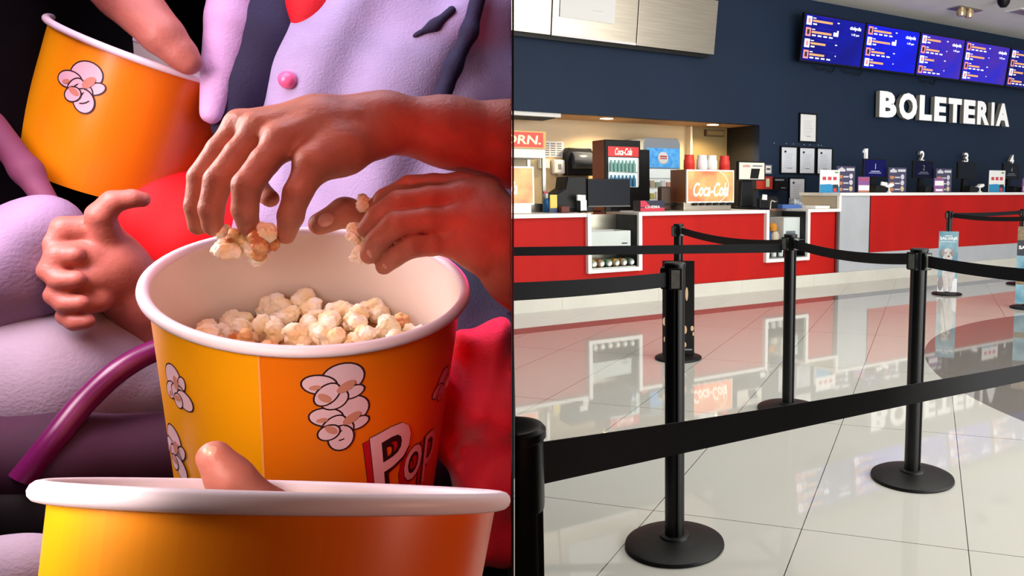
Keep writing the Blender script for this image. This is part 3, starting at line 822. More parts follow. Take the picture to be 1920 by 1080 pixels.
t = lthing('ceiling_camera', 'black dome camera on the lobby ceiling at the top edge', 'camera', 7.85, -.02, 4.06); MB().lathe([(0, -.12), (.05, -.11), (.085, -.06), (.095, 0)], 20).build('dome', M_BLACK, t, smooth=True)
t = lthing('ceiling_vent', 'square vent in the lobby ceiling at the right edge', 'vent', 8.85, .28, 4.06); MB().box(-.3, .3, -.14, .14, -.015, 0).build('frame', M_WHITE, t); MB().box(-.24, .24, -.10, .10, -.018, -.015).build('grille', M_STEELD, t)
for s0 in (5.5, 6.1, 7.9):
    o = MB().tube([(0, 0, 0), (.1, -.02, -.06), (.22, -.01, -.03), (.33, -.02, -.08), (.42, 0, .01)], .008, 6).build('loose_cable', M_BLACK, lobby=(s0, WALLN - .08, 3.09)); tag(o, 'black loose cable hanging under the %s' % {5.5: 'first showtime screen', 6.1: 'right corner of the first showtime screen', 7.9: 'middle showtime screen'}[s0], 'cable')


# ---- barrier posts
def pole_profile(n=48, r=.0335):
    pts = []
    for i in range(n):
        a = 2 * math.pi * i / n
        rr = r
        if i % (n // 4) in (0, 1): rr = r - .006
        pts.append((rr * math.cos(a), rr * math.sin(a)))
    return pts


def build_post(label):
    t = thing('barrier_post', label, 'barrier post', (0, 0, 0), TH, 'belt barrier posts')
    MB().lathe([(.168, 0), (.172, .006), (.170, .014), (.160, .019), (.10, .027), (.06, .032), (.048, .034), (.04, .034), (0, .034)], 56).build('base', M_BASE, t, smooth=True)
    MB().lathe([(.052, .032), (.05, .040), (.042, .043), (.034, .043)], 32).build('collar', M_DARKP, t, smooth=True)
    pr = pole_profile(); n = len(pr)
    MB().add([(x, y, z) for z in (.04, .90) for x, y in pr], [(i, (i + 1) % n, (i + 1) % n + n, i + n) for i in range(n)] + [tuple(range(n, 2 * n))]).build('pole', M_POST, t)
    MB().lathe([(.0345, .895), (.0350, .90), (.0350, .968), (.0375, .970), (.0375, .978), (.034, .982), (0, .983)], 32).build('head', M_POST, t, smooth=True)
    for k in range(3):
        M = Matrix.Rotation(R(90 + 90 * k), 4, 'Z')
        c = MB().box(.030, .047, -.021, .021, .895, .965, 0, M); c.box(.047, .049, -.014, .014, .90, .96, 1, M)
        c.build('belt_clip', [M_BLACK, M_GREYCLIP], t)
    return t


POSTS = {}
proto = None
for key, (x, y), lab in (
        ('near', (.0092, 2.563), 'tall barrier post in the foreground, standing on the whole round base at bottom centre'),
        ('mid', (1.022, 3.186), 'barrier post on the right with its round base fully in view'),
        ('far', (.650, 4.235), 'barrier post where three belts meet, its base behind the slanting belt'),
        ('back', (.046, 5.55), 'barrier post rising behind the black poster panel, nearest the low counter'),
        ('poster', (3.2388, 9.042), 'barrier post behind the white dog poster by the ticket counter'),
        ('right', (3.695, 7.963), 'barrier post with the cut off poster at the right edge of the photo'),
        ('rear', (4.545, 10.03), 'rearmost barrier post at the right edge by the ticket counter'),
        ('edge', (-.166, .765), 'closest barrier post, cut off in the lower corner at the start of the slanting belt')):
    if proto is None:
        proto = build_post(lab); t = proto
    else:
        t = copy_tree(proto); t['label'] = lab
    t.location = (x, y, 0)
    t.rotation_euler = (0, 0, {'near': .05, 'edge': 1.3}.get(key, TH))
    POSTS[key] = t
    if key == 'edge':
        for ch in t.children:
            ch.data = ch.data.copy()


def belt(name_lab, pts, w_=.048, thick=.0022, sub=14, sag=0.0):
    P_ = [Vector(p) for p in pts]
    fine = []
    for i in range(len(P_) - 1):
        for k in range(sub):
            q = k / sub
            fine.append(P_[i].lerp(P_[i + 1], q) - Vector((0, 0, sag * 4 * q * (1 - q))))
    fine.append(P_[-1])
    vs = []
    for i, p in enumerate(fine):
        t_ = fine[min(i + 1, len(fine) - 1)] - fine[max(i - 1, 0)]
        nrm = Vector((-t_.y, t_.x, 0)).normalized() * thick / 2
        for a, b in ((1, 1), (-1, 1), (-1, -1), (1, -1)):
            vs.append(p + nrm * a + Vector((0, 0, b * w_ / 2)))
    fs = []
    for i in range(len(fine) - 1):
        for k in range(4):
            a, b = i * 4 + k, i * 4 + (k + 1) % 4
            fs.append((a, b, b + 4, a + 4))
    fs += [(0, 1, 2, 3), tuple(range(len(vs) - 4, len(vs)))]
    o = MB().add(vs, fs).build('barrier_belt', M_BELT, recenter=True)
    return tag(o, name_lab, 'belt', 'black barrier belts')


def pz(k, z=.93, toward=None, r=.048):
    p = Vector(POSTS[k].location) + Vector((0, 0, z))
    if toward is not None:
        d = (Vector(toward) - p); d.z = 0
        p += d.normalized() * r
    return p


def zp(x, y, depth):                                         # point on a sight line at a given depth
    return CAM + ray(x, y) * depth


def link(a, b, lab, sag=.02, za=.93, zb=.93):
    belt(lab, [pz(a, za, pz(b)), pz(b, zb, pz(a))], sag=sag)


def spline(pts, n=24):
    out = []
    P_ = [pts[0]] + list(pts) + [pts[-1]]
    for i in range(1, len(P_) - 2):
        for k in range(n):
            t_ = k / n
            a, b, c, d = P_[i - 1], P_[i], P_[i + 1], P_[i + 2]
            out.append(.5 * ((2 * b) + (c - a) * t_ + (2 * a - 5 * b + 4 * c - d) * t_ * t_ + (3 * b - a - 3 * c + d) * t_ ** 3))
    out.append(pts[-1])
    return out


b_ = belt('wide slanting belt in front of all posts, from the closest post to the right edge', spline([zp(1012, 869, .82), zp(1265, 823, 1.08), zp(1490, 781, 1.4), zp(1720, 737, 1.78), zp(1925, 698, 2.1), zp(2200, 640, 2.6)], 10), w_=.046, sub=2)
belt('low belt running left from the foreground post across the white skirting', [pz('near', .928, zp(961, 547, 2.0)), zp(961, 547, 2.02)], sag=.004)
belt('straight level belt across the red counter, ending left of where three belts meet', [pz('far', .905, zp(960, 472, 4.1)), zp(930, 472, 4.15)], sag=.0)
link('back', 'far', 'belt from the poster panel post to the post where three belts meet', .03, .935, .925)
link('far', 'mid', 'belt between the middle and right barrier posts, crossing the grey panel', .025, .93, .935)
belt('belt leaving the right post toward the right edge, below the dog poster head', [pz('mid', .93, zp(1935, 514, 2.75)), zp(1985, 521, 2.7)], sag=.008)
link('poster', 'right', 'belt from the dog poster post to the post at the right edge', .02)
link('poster', 'rear', 'thin looking rear belt from the dog poster post to the rearmost post', .01, .935, .94)

# poster panels on the posts
M_DOG = mat('dog fur', (190, 186, 184), .7, var=.15, scale=30); M_DOGS = mat('dog shade', (140, 132, 132), .7); M_SKYP = mat('poster sky', (70, 122, 144), .5, rgb2=(146, 182, 194), scale=4)


def poster_dog(key, lab, dx=0):
    p = POSTS[key].location
    d = (CAM - p); d.z = 0; d.normalize()
    rz = math.atan2(d.y, d.x) + math.pi / 2
    t = thing('post_poster', lab, 'poster', (p.x + d.x * .045 + dx, p.y + d.y * .045, .035), rz)
    MB().box(-.108, .108, 0, .006, 0, .71).build('panel', M_SKYP, t, bevel=.001)
    MB().box(-.108, .108, -.001, 0, .0, .16).build('snow', mat('poster snow', (222, 226, 230), .6), t)
    x = MB()
    add_text(x, 'SALVAJE', 0, -.001, .625, w=.19, h=.042, depth=.001, bold=.03); x.box(-.09, .09, -.002, -.001, .588, .592); x.box(-.04, .04, -.002, -.001, .655, .662)
    x.build('title', M_PAPER, t)
    g = MB()
    E = lambda cx, cz, a, b, y, m: g.lathe([(0, .004), (1, .002), (1, 0)], 20, m=m, M=Matrix.Translation((cx, y, cz)) @ Matrix.Diagonal((a, 1, b, 1)), axis='Y')
    E(0.01, .24, .075, .16, -.002, 0); E(.035, .10, .022, .10, -.004, 0); E(-.02, .09, .022, .09, -.004, 0); E(-.075, .10, .03, .085, -.003, 1)
    E(-.005, .44, .062, .075, -.004, 0); E(-.06, .455, .022, .045, -.007, 1); E(.05, .455, .018, .04, -.007, 1); E(.005, .405, .03, .03, -.008, 0); E(.008, .42, .011, .009, -.012, 2); E(-.022, .46, .006, .006, -.009, 2); E(.028, .46, .006, .006, -.009, 2)
    g.build('dog_print', [M_DOG, M_DOGS, M_INKD], t)
    return t


poster_dog('poster', 'pale blue poster of a sitting white dog on the barrier post by the ticket counter')
p = POSTS['right'].location; d = (CAM - p); d.z = 0; d.normalize(); rz = math.atan2(d.y, d.x) + math.pi / 2
t = thing('post_poster', 'dark topped poster on the barrier post, cut by the right edge of the photo', 'poster', (p.x + d.x * .045, p.y + d.y * .045, .05), rz)
q = MB().box(-.12, .12, 0, .006, 0, .80, 0); q.box(-.12, .12, -.001, 0, .50, .66, 1); q.box(-.12, .12, -.001, 0, .66, .80, 2); q.box(-.12, .12, -.001, 0, .2, .26, 2)
add_text(q, 'SALVAJE', 0, -.001, .58, w=.21, h=.045, depth=.001, m=3, bold=.03)
q.build('panel', [M_SKYP, M_INKD, mat('poster brown', (120, 104, 78), .6, var=.3, scale=30), M_PAPER], t)
p = POSTS['back'].location; d = (CAM - p); d.z = 0; d.normalize(); rz = math.atan2(d.y, d.x) + math.pi / 2
t = thing('post_poster', 'black poster panel with pale flecks behind the foreground barrier post', 'poster', (p.x + d.x * .045, p.y + d.y * .045, .03), rz)
MB().box(-.115, .115, 0, .01, 0, .69).build('panel', mat('poster black', (10, 9, 9), .25), t)
for cx, cz, a, b in ((.02, .43, .016, .04), (.02, .37, .014, .03), (.06, .45, .01, .05), (-.10, .25, .012, .03), (.10, .20, .012, .02), (.108, .16, .006, .015), (.05, .19, .012, .03), (.045, .08, .014, .02), (-.1, .12, .005, .02)):
    q = MB().lathe([(0, .0015), (1, .001), (1, 0)], 12, M=Matrix.Translation((cx, 0, cz)) @ Matrix.Diagonal((a, 1, b, 1)), axis='Y')
    q.build('fleck', mat('poster flecks', (196, 164, 130), .6), t)
MB().box(.03, .1, -.001, 0, .04, .05).build('caption', M_INK, t)

# ================================================================== AUDITORIUM (left of the partition)
M_DARKW = mat('dark auditorium wall', (22, 14, 26), .8, var=.15, scale=3)
e0 = ray(960, 357); dv = Vector((e0.x, e0.y, 0)).normalized()   # heading of the partition
upc = UP.copy()                                                # the partition leans with the seam
nrm = Vector((e0.cross(UP))).normalized()


def seam(dist, z):                                           # point of the partition's face at horizontal distance and height
    q = dv * dist
    k = -(nrm.x * q.x + nrm.y * q.y + nrm.z * (z - CH)) / nrm.x
    return Vector((q.x + k, q.y, z))


def wedge(d0, d1, z0, z1, th):
    a = [seam(d0, z0), seam(d1, z0), seam(d1, z1), seam(d0, z1)]
    off = Vector((th, 0, 0))
    b = [p + off * (1 if i in (1, 2) else .12) for i, p in enumerate(a)]
    return MB().add(a + b, [(0, 1, 2, 3), (4, 5, 6, 7), (0, 1, 5, 4), (1, 2, 6, 5), (2, 3, 7, 6), (3, 0, 4, 7)])


struct('wall_partition', wedge(.42, 3.2, 0, 3.2, .008), M_DARKW)  # added wall, edge-on to the view; keeps the two sides' light apart
a0 = seam(3.2, 0)
struct('wall_auditorium', MB().box(-4.2, a0.x, a0.y, a0.y + .1, 0, 3.2), M_DARKW)
struct('wall_left', MB().box(-4.3, -4.2, -.9, a0.y + .1, 0, 3.2), M_DARKW)
struct('wall_rear', MB().box(-4.3, .94, -.98, -.9, 0, 3.2), M_DARKW)  # unseen, put behind the camera to shut out lobby light
sd = MB().box(.86, .94, -.9, 1.72, 0, 3.2)
struct('wall_light_block', sd, M_DARKW)  # added out of view to block lobby light from the auditorium
struct('ceiling_auditorium', MB().add([(-4.3, -.9, 3.2), (.9, -.9, 3.2), (.9, 1.7, 3.2), (-.087, .42, 3.2), (a0.x, a0.y + .1, 3.2), (-4.3, a0.y + .1, 3.2)], [(0, 1, 2, 3, 4, 5)]), M_DARKW)
struct('floor_auditorium', MB().add([(-4.3, -.9, .30), (-.10, -.9, .30), (-.10, .42, .30), (a0.x - .02, a0.y, .30), (-4.3, a0.y, .30)], [(0, 1, 2, 3, 4)]), mat('dark carpet', (30, 16, 34), .95, var=.3, scale=40))


def clip_at_partition(o, keep_left, extra=0.0):
    """Trim a mesh (world-space object) at the partition face."""
    me = o.data
    bm = bmesh.new(); bm.from_mesh(me)
    M = o.matrix_basis if o.parent is None else o.parent.matrix_basis @ o.matrix_basis
    Mi = M.inverted()
    n_ = nrm if nrm.x > 0 else -nrm
    pl = Mi @ (CAM - n_ * extra); ln = (M.to_3x3().transposed() @ n_).normalized()
    r = bmesh.ops.bisect_plane(bm, geom=bm.verts[:] + bm.edges[:] + bm.faces[:], plane_co=pl, plane_no=ln, clear_outer=keep_left, clear_inner=not keep_left)
    eds = [e for e in r['geom_cut'] if isinstance(e, bmesh.types.BMEdge)]
    if eds:
        try: bmesh.ops.holes_fill(bm, edges=eds, sides=0)
        except Exception: pass
    bm.to_mesh(me); bm.free()


for ch in list(POSTS['edge'].children):
    if ch.name.startswith('belt_clip'):
        bpy.data.objects.remove(ch); continue
    clip_at_partition(ch, False, -.003)


# ---- implicit surfaces: smooth unions of tapered capsules, meshed with surface nets
def seg_d(p, a, b, ra, rb, flat=None):
    a = np.array(a); b = np.array(b)
    ba = b - a; L2 = max(ba @ ba, 1e-12)
    pa = p - a
    t_ = np.clip((pa @ ba) / L2, 0, 1)
    dlt = pa - t_[..., None] * ba
    if flat is not None:
        ax, kf = flat
        ax = np.array(ax)
        dlt = dlt + (dlt @ ax)[..., None] * ax * (kf - 1)
    return np.sqrt((dlt ** 2).sum(-1)) - (ra + (rb - ra) * t_)


def smin(a, b, k):
    h = np.maximum(k - np.abs(a - b), 0) / k
    return np.minimum(a, b) - h * h * k * .25


def nets(fn, lo, hi, h):
    lo = np.array(lo); n = np.ceil((np.array(hi) - lo) / h).astype(int) + 1
    gx = [lo[i] + h * np.arange(n[i]) for i in range(3)]
    f = np.empty(n)
    for i in range(0, n[0], 16):
        G = np.stack(np.meshgrid(gx[0][i:i + 16], gx[1], gx[2], indexing='ij'), -1)
        f[i:i + 16] = fn(G)
    s = f < 0
    c = n - 1
    cnt = np.zeros(c); acc = np.zeros(tuple(c) + (3,))
    sl = lambda d: tuple(slice(q, q + c[i]) for i, q in enumerate(d))
    for ax in range(3):
        o1, o2 = [q for q in range(3) if q != ax]
        for u_ in (0, 1):
            for v_ in (0, 1):
                d0 = [0, 0, 0]; d0[o1] = u_; d0[o2] = v_
                d1 = list(d0); d1[ax] = 1
                f0, f1 = f[sl(d0)], f[sl(d1)]
                m = s[sl(d0)] != s[sl(d1)]
                t_ = np.where(m, f0 / np.where(m, f0 - f1, 1), 0)
                cnt += m
                q = np.zeros(tuple(c) + (3,)); q[..., o1] = u_; q[..., o2] = v_; q[..., ax] = t_
                acc += q * m[..., None]
    act = cnt > 0
    idx = -np.ones(c, int); idx[act] = np.arange(act.sum())
    ijk = np.argwhere(act)
    verts = lo + h * (ijk + acc[act] / cnt[act][:, None])
    faces = []
    for ax in range(3):
        o1, o2 = (ax + 1) % 3, (ax + 2) % 3
        d1 = [0, 0, 0]; d1[ax] = 1
        A = s[tuple(slice(0, n[i] - d1[i]) for i in range(3))]; B = s[tuple(slice(d1[i], n[i]) for i in range(3))]
        e = np.argwhere(A != B)
        e = e[(e[:, o1] > 0) & (e[:, o2] > 0) & (e[:, o1] < c[o1]) & (e[:, o2] < c[o2])]
        fl = A[tuple(e.T)]
        q = []
        for du, dv_ in ((-1, -1), (0, -1), (0, 0), (-1, 0)):
            k = e.copy(); k[:, o1] += du; k[:, o2] += dv_
            q.append(idx[tuple(k.T)])
        q = np.stack(q, 1)
        q[~fl] = q[~fl][:, ::-1]
        faces.append(q)
    faces = np.concatenate(faces)
    faces = faces[(faces >= 0).all(1)]
    return verts, faces


def implicit(name, groups, m, h=.002, k=.006, parent=None, noise=None, pad=.01, clip=False, relax=2, carve=None):
    """groups: list of (list of (a, b, ra, rb[, flat]), k_inside); each group is a smooth union, groups blend with k."""
    allp = []
    pad = pad + .5 * max(kg for g, kg in groups) + (.006 if noise is not None and h > .002 else 0)
    for g, kg in groups:
        for s_ in g:
            for q, r in ((s_[0], s_[2]), (s_[1], s_[3])):
                allp.append(np.array(q) - r - pad); allp.append(np.array(q) + r + pad)
    lo = np.min(allp, 0); hi = np.max(allp, 0)

    def fn(p):
        main = None; out = None
        for gi, (g, kg) in enumerate(groups):
            d = None
            for s_ in g:
                q = seg_d(p, *s_)
                d = q if d is None else smin(d, q, kg)
            if gi == 0:
                main = d; out = d
            else:
                out = np.minimum(out, smin(main, d, k))
        if carve is not None:
            for s_, kc in carve:
                out = -smin(-out, seg_d(p, *s_), kc)
        if noise is not None:
            out = out + noise(p)
        return out
    v, f = nets(fn, lo, hi, h)
    for _ in range(relax):                                   # light smoothing along edges
        acc = np.zeros_like(v); cn = np.zeros(len(v))
        for a in range(4):
            b = (a + 1) % 4
            np.add.at(acc, f[:, a], v[f[:, b]]); np.add.at(cn, f[:, a], 1)
            np.add.at(acc, f[:, b], v[f[:, a]]); np.add.at(cn, f[:, b], 1)
        v = .5 * v + .5 * acc / np.maximum(cn, 1)[:, None]
    me = bpy.data.meshes.new(name)
    me.from_pydata(v.tolist(), [], f.tolist())
    me.materials.append(m)
    me.polygons.foreach_set('use_smooth', [True] * len(me.polygons))
    o = bpy.data.objects.new(name, me)
    COL.objects.link(o)
    if clip:
        clip_at_partition(o, True, .0006)
        me.polygons.foreach_set('use_smooth', [True] * len(me.polygons))
    if parent is not None:
        me.transform(Matrix.Translation(-parent.location)); o.parent = parent
    else:
        recentre(o)
    return o


def Q(x, y, d):
    return tuple(P(x, y, d))


def slim(c, k=.93):
    return [(a, b, r1 * k, r2 * k) for a, b, r1, r2 in c]


def chain(pts):
    """pts: (x, y, d, r) along a limb -> capsule list"""
    return [(Q(*a[:3]), Q(*b[:3]), a[3], b[3]) for a, b in zip(pts, pts[1:])]


M_SKIN = mat('brown skin', (176, 112, 86), .48, var=.10, scale=60, bump=.25, bscale=320, sub=.12, spec=.4)
M_NAIL = mat('nail', (206, 150, 130), .25)
M_SKIN2 = mat('light brown skin', (176, 104, 90), .5, var=.08, scale=50, bump=.2, bscale=300, sub=.1)

# ---- popcorn buckets
BR, BH = .105, .185
M_YEL = mat('yellow print', (250, 168, 12), .32, var=.03, scale=6)
M_ORG = mat('orange print', (240, 116, 14), .32, rgb2=(250, 140, 20), scale=10)
M_LIN = mat('paper board', (238, 226, 214), .55, var=.02, scale=20)
M_LIN2 = mat('white paper rim', (240, 226, 234), .45)
M_KER = mat('printed kernel', (232, 196, 206), .4); M_KSH = mat('printed kernel shade', (206, 140, 120), .4); M_KLN = mat('printed outline', (48, 16, 24), .5)
M_PRED = mat('printed red', (190, 24, 36), .4)


M_SIDE = [mat('bucket side %d' % k, tuple(int(a + (b - a) * k / 31) for a, b in zip((252, 176, 12), (228, 96, 12))), .32) for k in range(32)]


def SIDE_TONE(phi, sp, grad):                                     # yellow to orange around the side; two tones split at the seam without grad
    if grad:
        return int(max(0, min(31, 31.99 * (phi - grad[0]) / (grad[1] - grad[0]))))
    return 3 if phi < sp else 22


def frame_of(c, n):
    n = n.normalized()
    ef = (CAM - c) - n * (CAM - c).dot(n); ef.normalize()
    er = n.cross(ef)
    return n, ef, er


class Bucket:
    def __init__(self, c, n, label, group, rad=BR, height=BH, taper=.055, seam_phi=R(-18), grad=None):
        self.c = Vector(c); self.n, self.ef, self.er = frame_of(self.c, Vector(n)); self.rad = rad; self.h = height; self.tp = taper
        base = self.c - self.n * height
        self.t = thing('popcorn_bucket', label, 'popcorn bucket', base, 0, group)
        self.base = base
        N_ = 96
        b = MB()
        for side, off, m_ in ((1, 0, 0), (-1, -.0012, 2)):
            vs = []; fs = []
            for j in range(9):
                h = height * j / 8
                for i in range(N_):
                    vs.append(self.pt(2 * math.pi * i / N_ + seam_phi, h, off) - base)
            for j in range(8):
                for i in range(N_):
                    a, c_ = j * N_ + i, j * N_ + (i + 1) % N_
                    fs.append((a, c_, c_ + N_, a + N_))
            if side == 1:
                b.add(vs, fs, 0)
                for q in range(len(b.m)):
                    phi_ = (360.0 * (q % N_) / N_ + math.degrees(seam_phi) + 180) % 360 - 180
                    b.m[q] = SIDE_TONE(phi_, math.degrees(seam_phi), grad)
            else:
                b.add(vs, fs, 32)
        b.add([self.pt(2 * math.pi * i / N_, height - .004, -.0012) - base for i in range(N_)], [tuple(range(N_))], 32)
        self.body = b.build('body', M_SIDE + [M_LIN], self.t, smooth=True)
        r = MB(); k = 12; vs = []
        for i in range(N_):
            a = 2 * math.pi * i / N_
            rd = self.er * math.sin(a) + self.ef * math.cos(a)
            for j in range(k):
                q = 2 * math.pi * j / k
                vs.append(self.c + rd * (rad + .0022 + .0040 * math.cos(q)) + self.n * (.0040 * math.sin(q) - .002) - base)
        fs = [(i * k + j, ((i + 1) % N_) * k + j, ((i + 1) % N_) * k + (j + 1) % k, i * k + (j + 1) % k) for i in range(N_) for j in range(k)]
        r.add(vs, fs).build('rim', M_LIN2, self.t, smooth=True)
        s = MB(); vs = []
        for j in range(13):
            h = .004 + (height - .004) * j / 12
            for w_ in (-.0007, .0007): vs.append(self.pt(seam_phi + w_ / rad, h, .0004) - base)
        s.add(vs, [(2 * j, 2 * j + 1, 2 * j + 3, 2 * j + 2) for j in range(12)]).build('seam', mat('pale seam', (250, 170, 80), .3), self.t)

    def pt(self, phi, h, off=0.0):
        r = self.rad - self.tp * h + off
        return self.c - self.n * h + (self.er * math.sin(phi) + self.ef * math.cos(phi)) * r

    def decal(self, mb, poly, phi, h, lift, m, rot=0.0, sc=1.0):
        """flat polygon (x right, y up, metres) wrapped on the side"""
        bm = bmesh.new()
        f = bm.faces.new([bm.verts.new((x, y, 0)) for x, y in poly])
        bmesh.ops.triangulate(bm, faces=bm.faces)
        vs = []
        for v in bm.verts: vs.append((v.co.x, v.co.y))
        bm.verts.index_update()
        fs = [tuple(v.index for v in q.verts) for q in bm.faces]
        bm.free()
        self.wrap(mb, vs, fs, phi, h, lift, m, rot, sc)

    def wrap(self, mb, vs, fs, phi, h, lift, m, rot=0.0, sc=1.0):
        ca, sa = math.cos(rot), math.sin(rot)
        out = []
        for x, y in vs:
            x, y = (x * ca - y * sa) * sc, (x * sa + y * ca) * sc
            out.append(self.pt(phi + x / self.rad, h - y, lift) - self.base)
        mb.add(out, fs, m)

    def kernel(self, phi, h, sc=1.0, rot=0.0, two=False):
        mb = MB()
        def disc(cx, cy, rx, ry, lift, m, a=0):
            N_ = 22
            pl = []
            for i in range(N_):
                q = 2 * math.pi * i / N_
                x, y = rx * math.cos(q), ry * math.sin(q)
                pl.append((cx + x * math.cos(a) - y * math.sin(a), cy + x * math.sin(a) + y * math.cos(a)))
            self.decal(mb, pl, phi, h, lift, m, rot, sc)
        lobes = [(.004, .008, .0105, .009, .2), (-.0075, .004, .0085, .0055, -.1), (.010, -.001, .006, .0035, .4), (.001, -.005, .007, .006, .6), (-.003, -.002, .0075, .005, 1.0)]
        if two: lobes = lobes + [(.002, -.010, .0065, .008, .1), (-.005, -.006, .0055, .0045, .5)]
        for i, l in enumerate(lobes): disc(l[0], l[1], l[2] + .0010, l[3] + .0010, .0004 + .0001 * i, 0, l[4]); disc(l[0], l[1], l[2], l[3], .00045 + .0001 * i, 1, l[4])
        disc(.006, .003, .0055, .0028, .0013, 2, .7); disc(-.004, -.004, .004, .0022, .0013, 2, -.6); disc(-.0095, .0025, .003, .0015, .0013, 2, .2)
        mb.build('printed_kernel', [M_KLN, M_KER, M_KSH], self.t)

    def lettering(self, body, phi, h, w_, hh, rot=0.0, shear=.12):
        mb = MB()
        for bold, lift, m, dx, dy in ((.045, .0004, 0, -.0050, -.002), (.025, .0006, 2, -.0048, -.002), (.045, .0008, 0, 0, 0), (.005, .0011, 1, 0, 0)):
            vs, fs, fr = text_geo(body, None, hh, 0, shear=shear, bold=bold, cuts=3)
            xs = [v[0] for v in vs]; kx = w_ / (max(xs) - min(xs))
            g = 1 + bold * .35
            self.wrap(mb, [((v[0]) * kx * g + dx, v[2] * g + dy) for v in vs], fs, phi, h, lift, m, rot)
        mb.build('lettering', [M_KLN, M_KER, M_PRED], self.t)


bc = CAM + ray(593.64, 525.07) * .5756
MAIN = Bucket(bc, (.17250, -.25645, .95104), 'yellow and orange popcorn bucket, open and part full, under two reaching hands', 'popcorn buckets')
MAIN.kernel(R(-54), .053, .98, .9, True)
MAIN.kernel(R(6), .034, 1.22, -.1); MAIN.kernel(R(8.5), .060, 1.22, -.1, True)
MAIN.kernel(R(60), .068, .9, .3); MAIN.kernel(R(-63), .112, 1.2, .5, True)
MAIN.lettering('P', R(31), .106, .038, .064, .25)
MAIN.lettering('op', R(49), .124, .040, .046, .12)

# front bucket seen edge on
fd = .38
fc = P(556, 918, fd)
vr = (fc - CAM).normalized()
rr_ = (P(950, 942, fd) - P(85, 924, fd)).normalized()
upn = rr_.cross(vr).normalized()
if upn.z < 0: upn = -upn
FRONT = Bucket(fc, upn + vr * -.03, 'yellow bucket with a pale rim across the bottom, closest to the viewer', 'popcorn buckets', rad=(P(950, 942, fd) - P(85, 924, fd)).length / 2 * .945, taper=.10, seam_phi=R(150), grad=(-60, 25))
FRONT.kernel(R(28), .062, 1.0, .2, True)

# bucket held by the person at the upper left
lc = P(276, 96, 1.06)
lx = (P(390, 140, 1.06) - P(134, 44, 1.06)).normalized()
ln_ = lx.cross(WAX).normalized()
if ln_.z < 0: ln_ = -ln_
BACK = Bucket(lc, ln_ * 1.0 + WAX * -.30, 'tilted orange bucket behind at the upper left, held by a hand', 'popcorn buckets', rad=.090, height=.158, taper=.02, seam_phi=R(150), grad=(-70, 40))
BACK.kernel(R(-30), .05, 1.5, .3, True)

# ---- popcorn
M_POP = mat('popped corn', (254, 248, 234), .6, rgb2=(246, 222, 166), scale=70, bump=.5, bscale=260, sub=.2)
M_POPB = mat('caramel popped corn', (244, 214, 150), .5, rgb2=(186, 104, 40), scale=60, bump=.5, bscale=260)
protos = []
for k in range(7):
    rk = np.random.default_rng(20 + k)
    g = []
    for i in range(7):
        v = rk.normal(size=3); v /= np.linalg.norm(v)
        c0 = v * rk.uniform(.0035, .0075); r0 = rk.uniform(.0035, .0058)
        g.append((tuple(c0 * .3), tuple(c0), .003, r0))
    ph = rk.uniform(0, 6, 3)
    o = implicit('popcorn_piece', [(g, .0012)], M_POP if k < 5 else M_POPB, h=.0008, pad=.003, relax=1, noise=lambda p, ph=ph: .0009 * np.sin(p[..., 0] * 1150 + ph[0] + 2 * np.sin(p[..., 1] * 500)) * np.sin(p[..., 1] * 1050 + ph[1]) * np.sin(p[..., 2] * 1250 + ph[2]) - .0006 * np.abs(np.sin(p[..., 0] * 420 + ph[1]) * np.sin(p[..., 2] * 460 + ph[0])))
    co_ = np.array([v.co for v in o.data.vertices]); o.data.transform(Matrix.Translation(-Vector((co_.max(0) + co_.min(0)) / 2)))
    protos.append(o)
used = set()


def pop(c, k, label, group, s=1.0):
    if k not in used:
        o = protos[k]; used.add(k)
    else:
        o = protos[k].copy(); COL.objects.link(o)
    o.location = Vector(c); o.rotation_euler = (rnd.uniform(0, 6), rnd.uniform(0, 6), rnd.uniform(0, 6)); o.scale = (s, s, s)
    tag(o, label, 'popcorn', group)
    return o


hb = MB()                                                     # bed of popcorn under the visible pieces
bed = []
NR, NA = 10, 40
for j in range(NR + 1):
    for i in range(NA):
        a = 2 * math.pi * i / NA; rr2 = (.0 + .094 * j / NR)
        h_ = .074 + .004 * math.sin(5 * a + j) + .003 * math.sin(9 * a - 2 * j)
        rdv = MAIN.er * math.sin(a) + MAIN.ef * math.cos(a)
        bed.append(MAIN.c - MAIN.n * h_ + rdv * rr2)
hb.add(bed, [(j * NA + i, j * NA + (i + 1) % NA, (j + 1) * NA + (i + 1) % NA, (j + 1) * NA + i) for j in range(NR) for i in range(NA)])
o = hb.build('popcorn_bed', M_POPB, smooth=True, recenter=True); tag(o, 'popcorn lying deeper in the open bucket below the top pieces', 'popcorn', kind='stuff')
places = []
tries = 0
while len(places) < 50 and tries < 6000:
    tries += 1
    a = rnd.uniform(0, 2 * math.pi); q = .088 * math.sqrt(rnd.random())
    x, y = q * math.cos(a), q * math.sin(a)
    if x < -.075: continue
    if all((x - p[0]) ** 2 + (y - p[1]) ** 2 > .0185 ** 2 for p in places):
        places.append((x, y))
for i, (x, y) in enumerate(places):
    h_ = .060 + rnd.uniform(-.006, .006) + .12 * max(0, -x - .05)
    c = MAIN.c - MAIN.n * h_ + MAIN.er * x + MAIN.ef * y
    pop(c, rnd.choice((0, 1, 2, 3, 4, 0, 1, 2, 3, 5, 6)), 'piece of popcorn in the heap inside the open bucket', 'popcorn in the open bucket', rnd.uniform(1.15, 1.5))
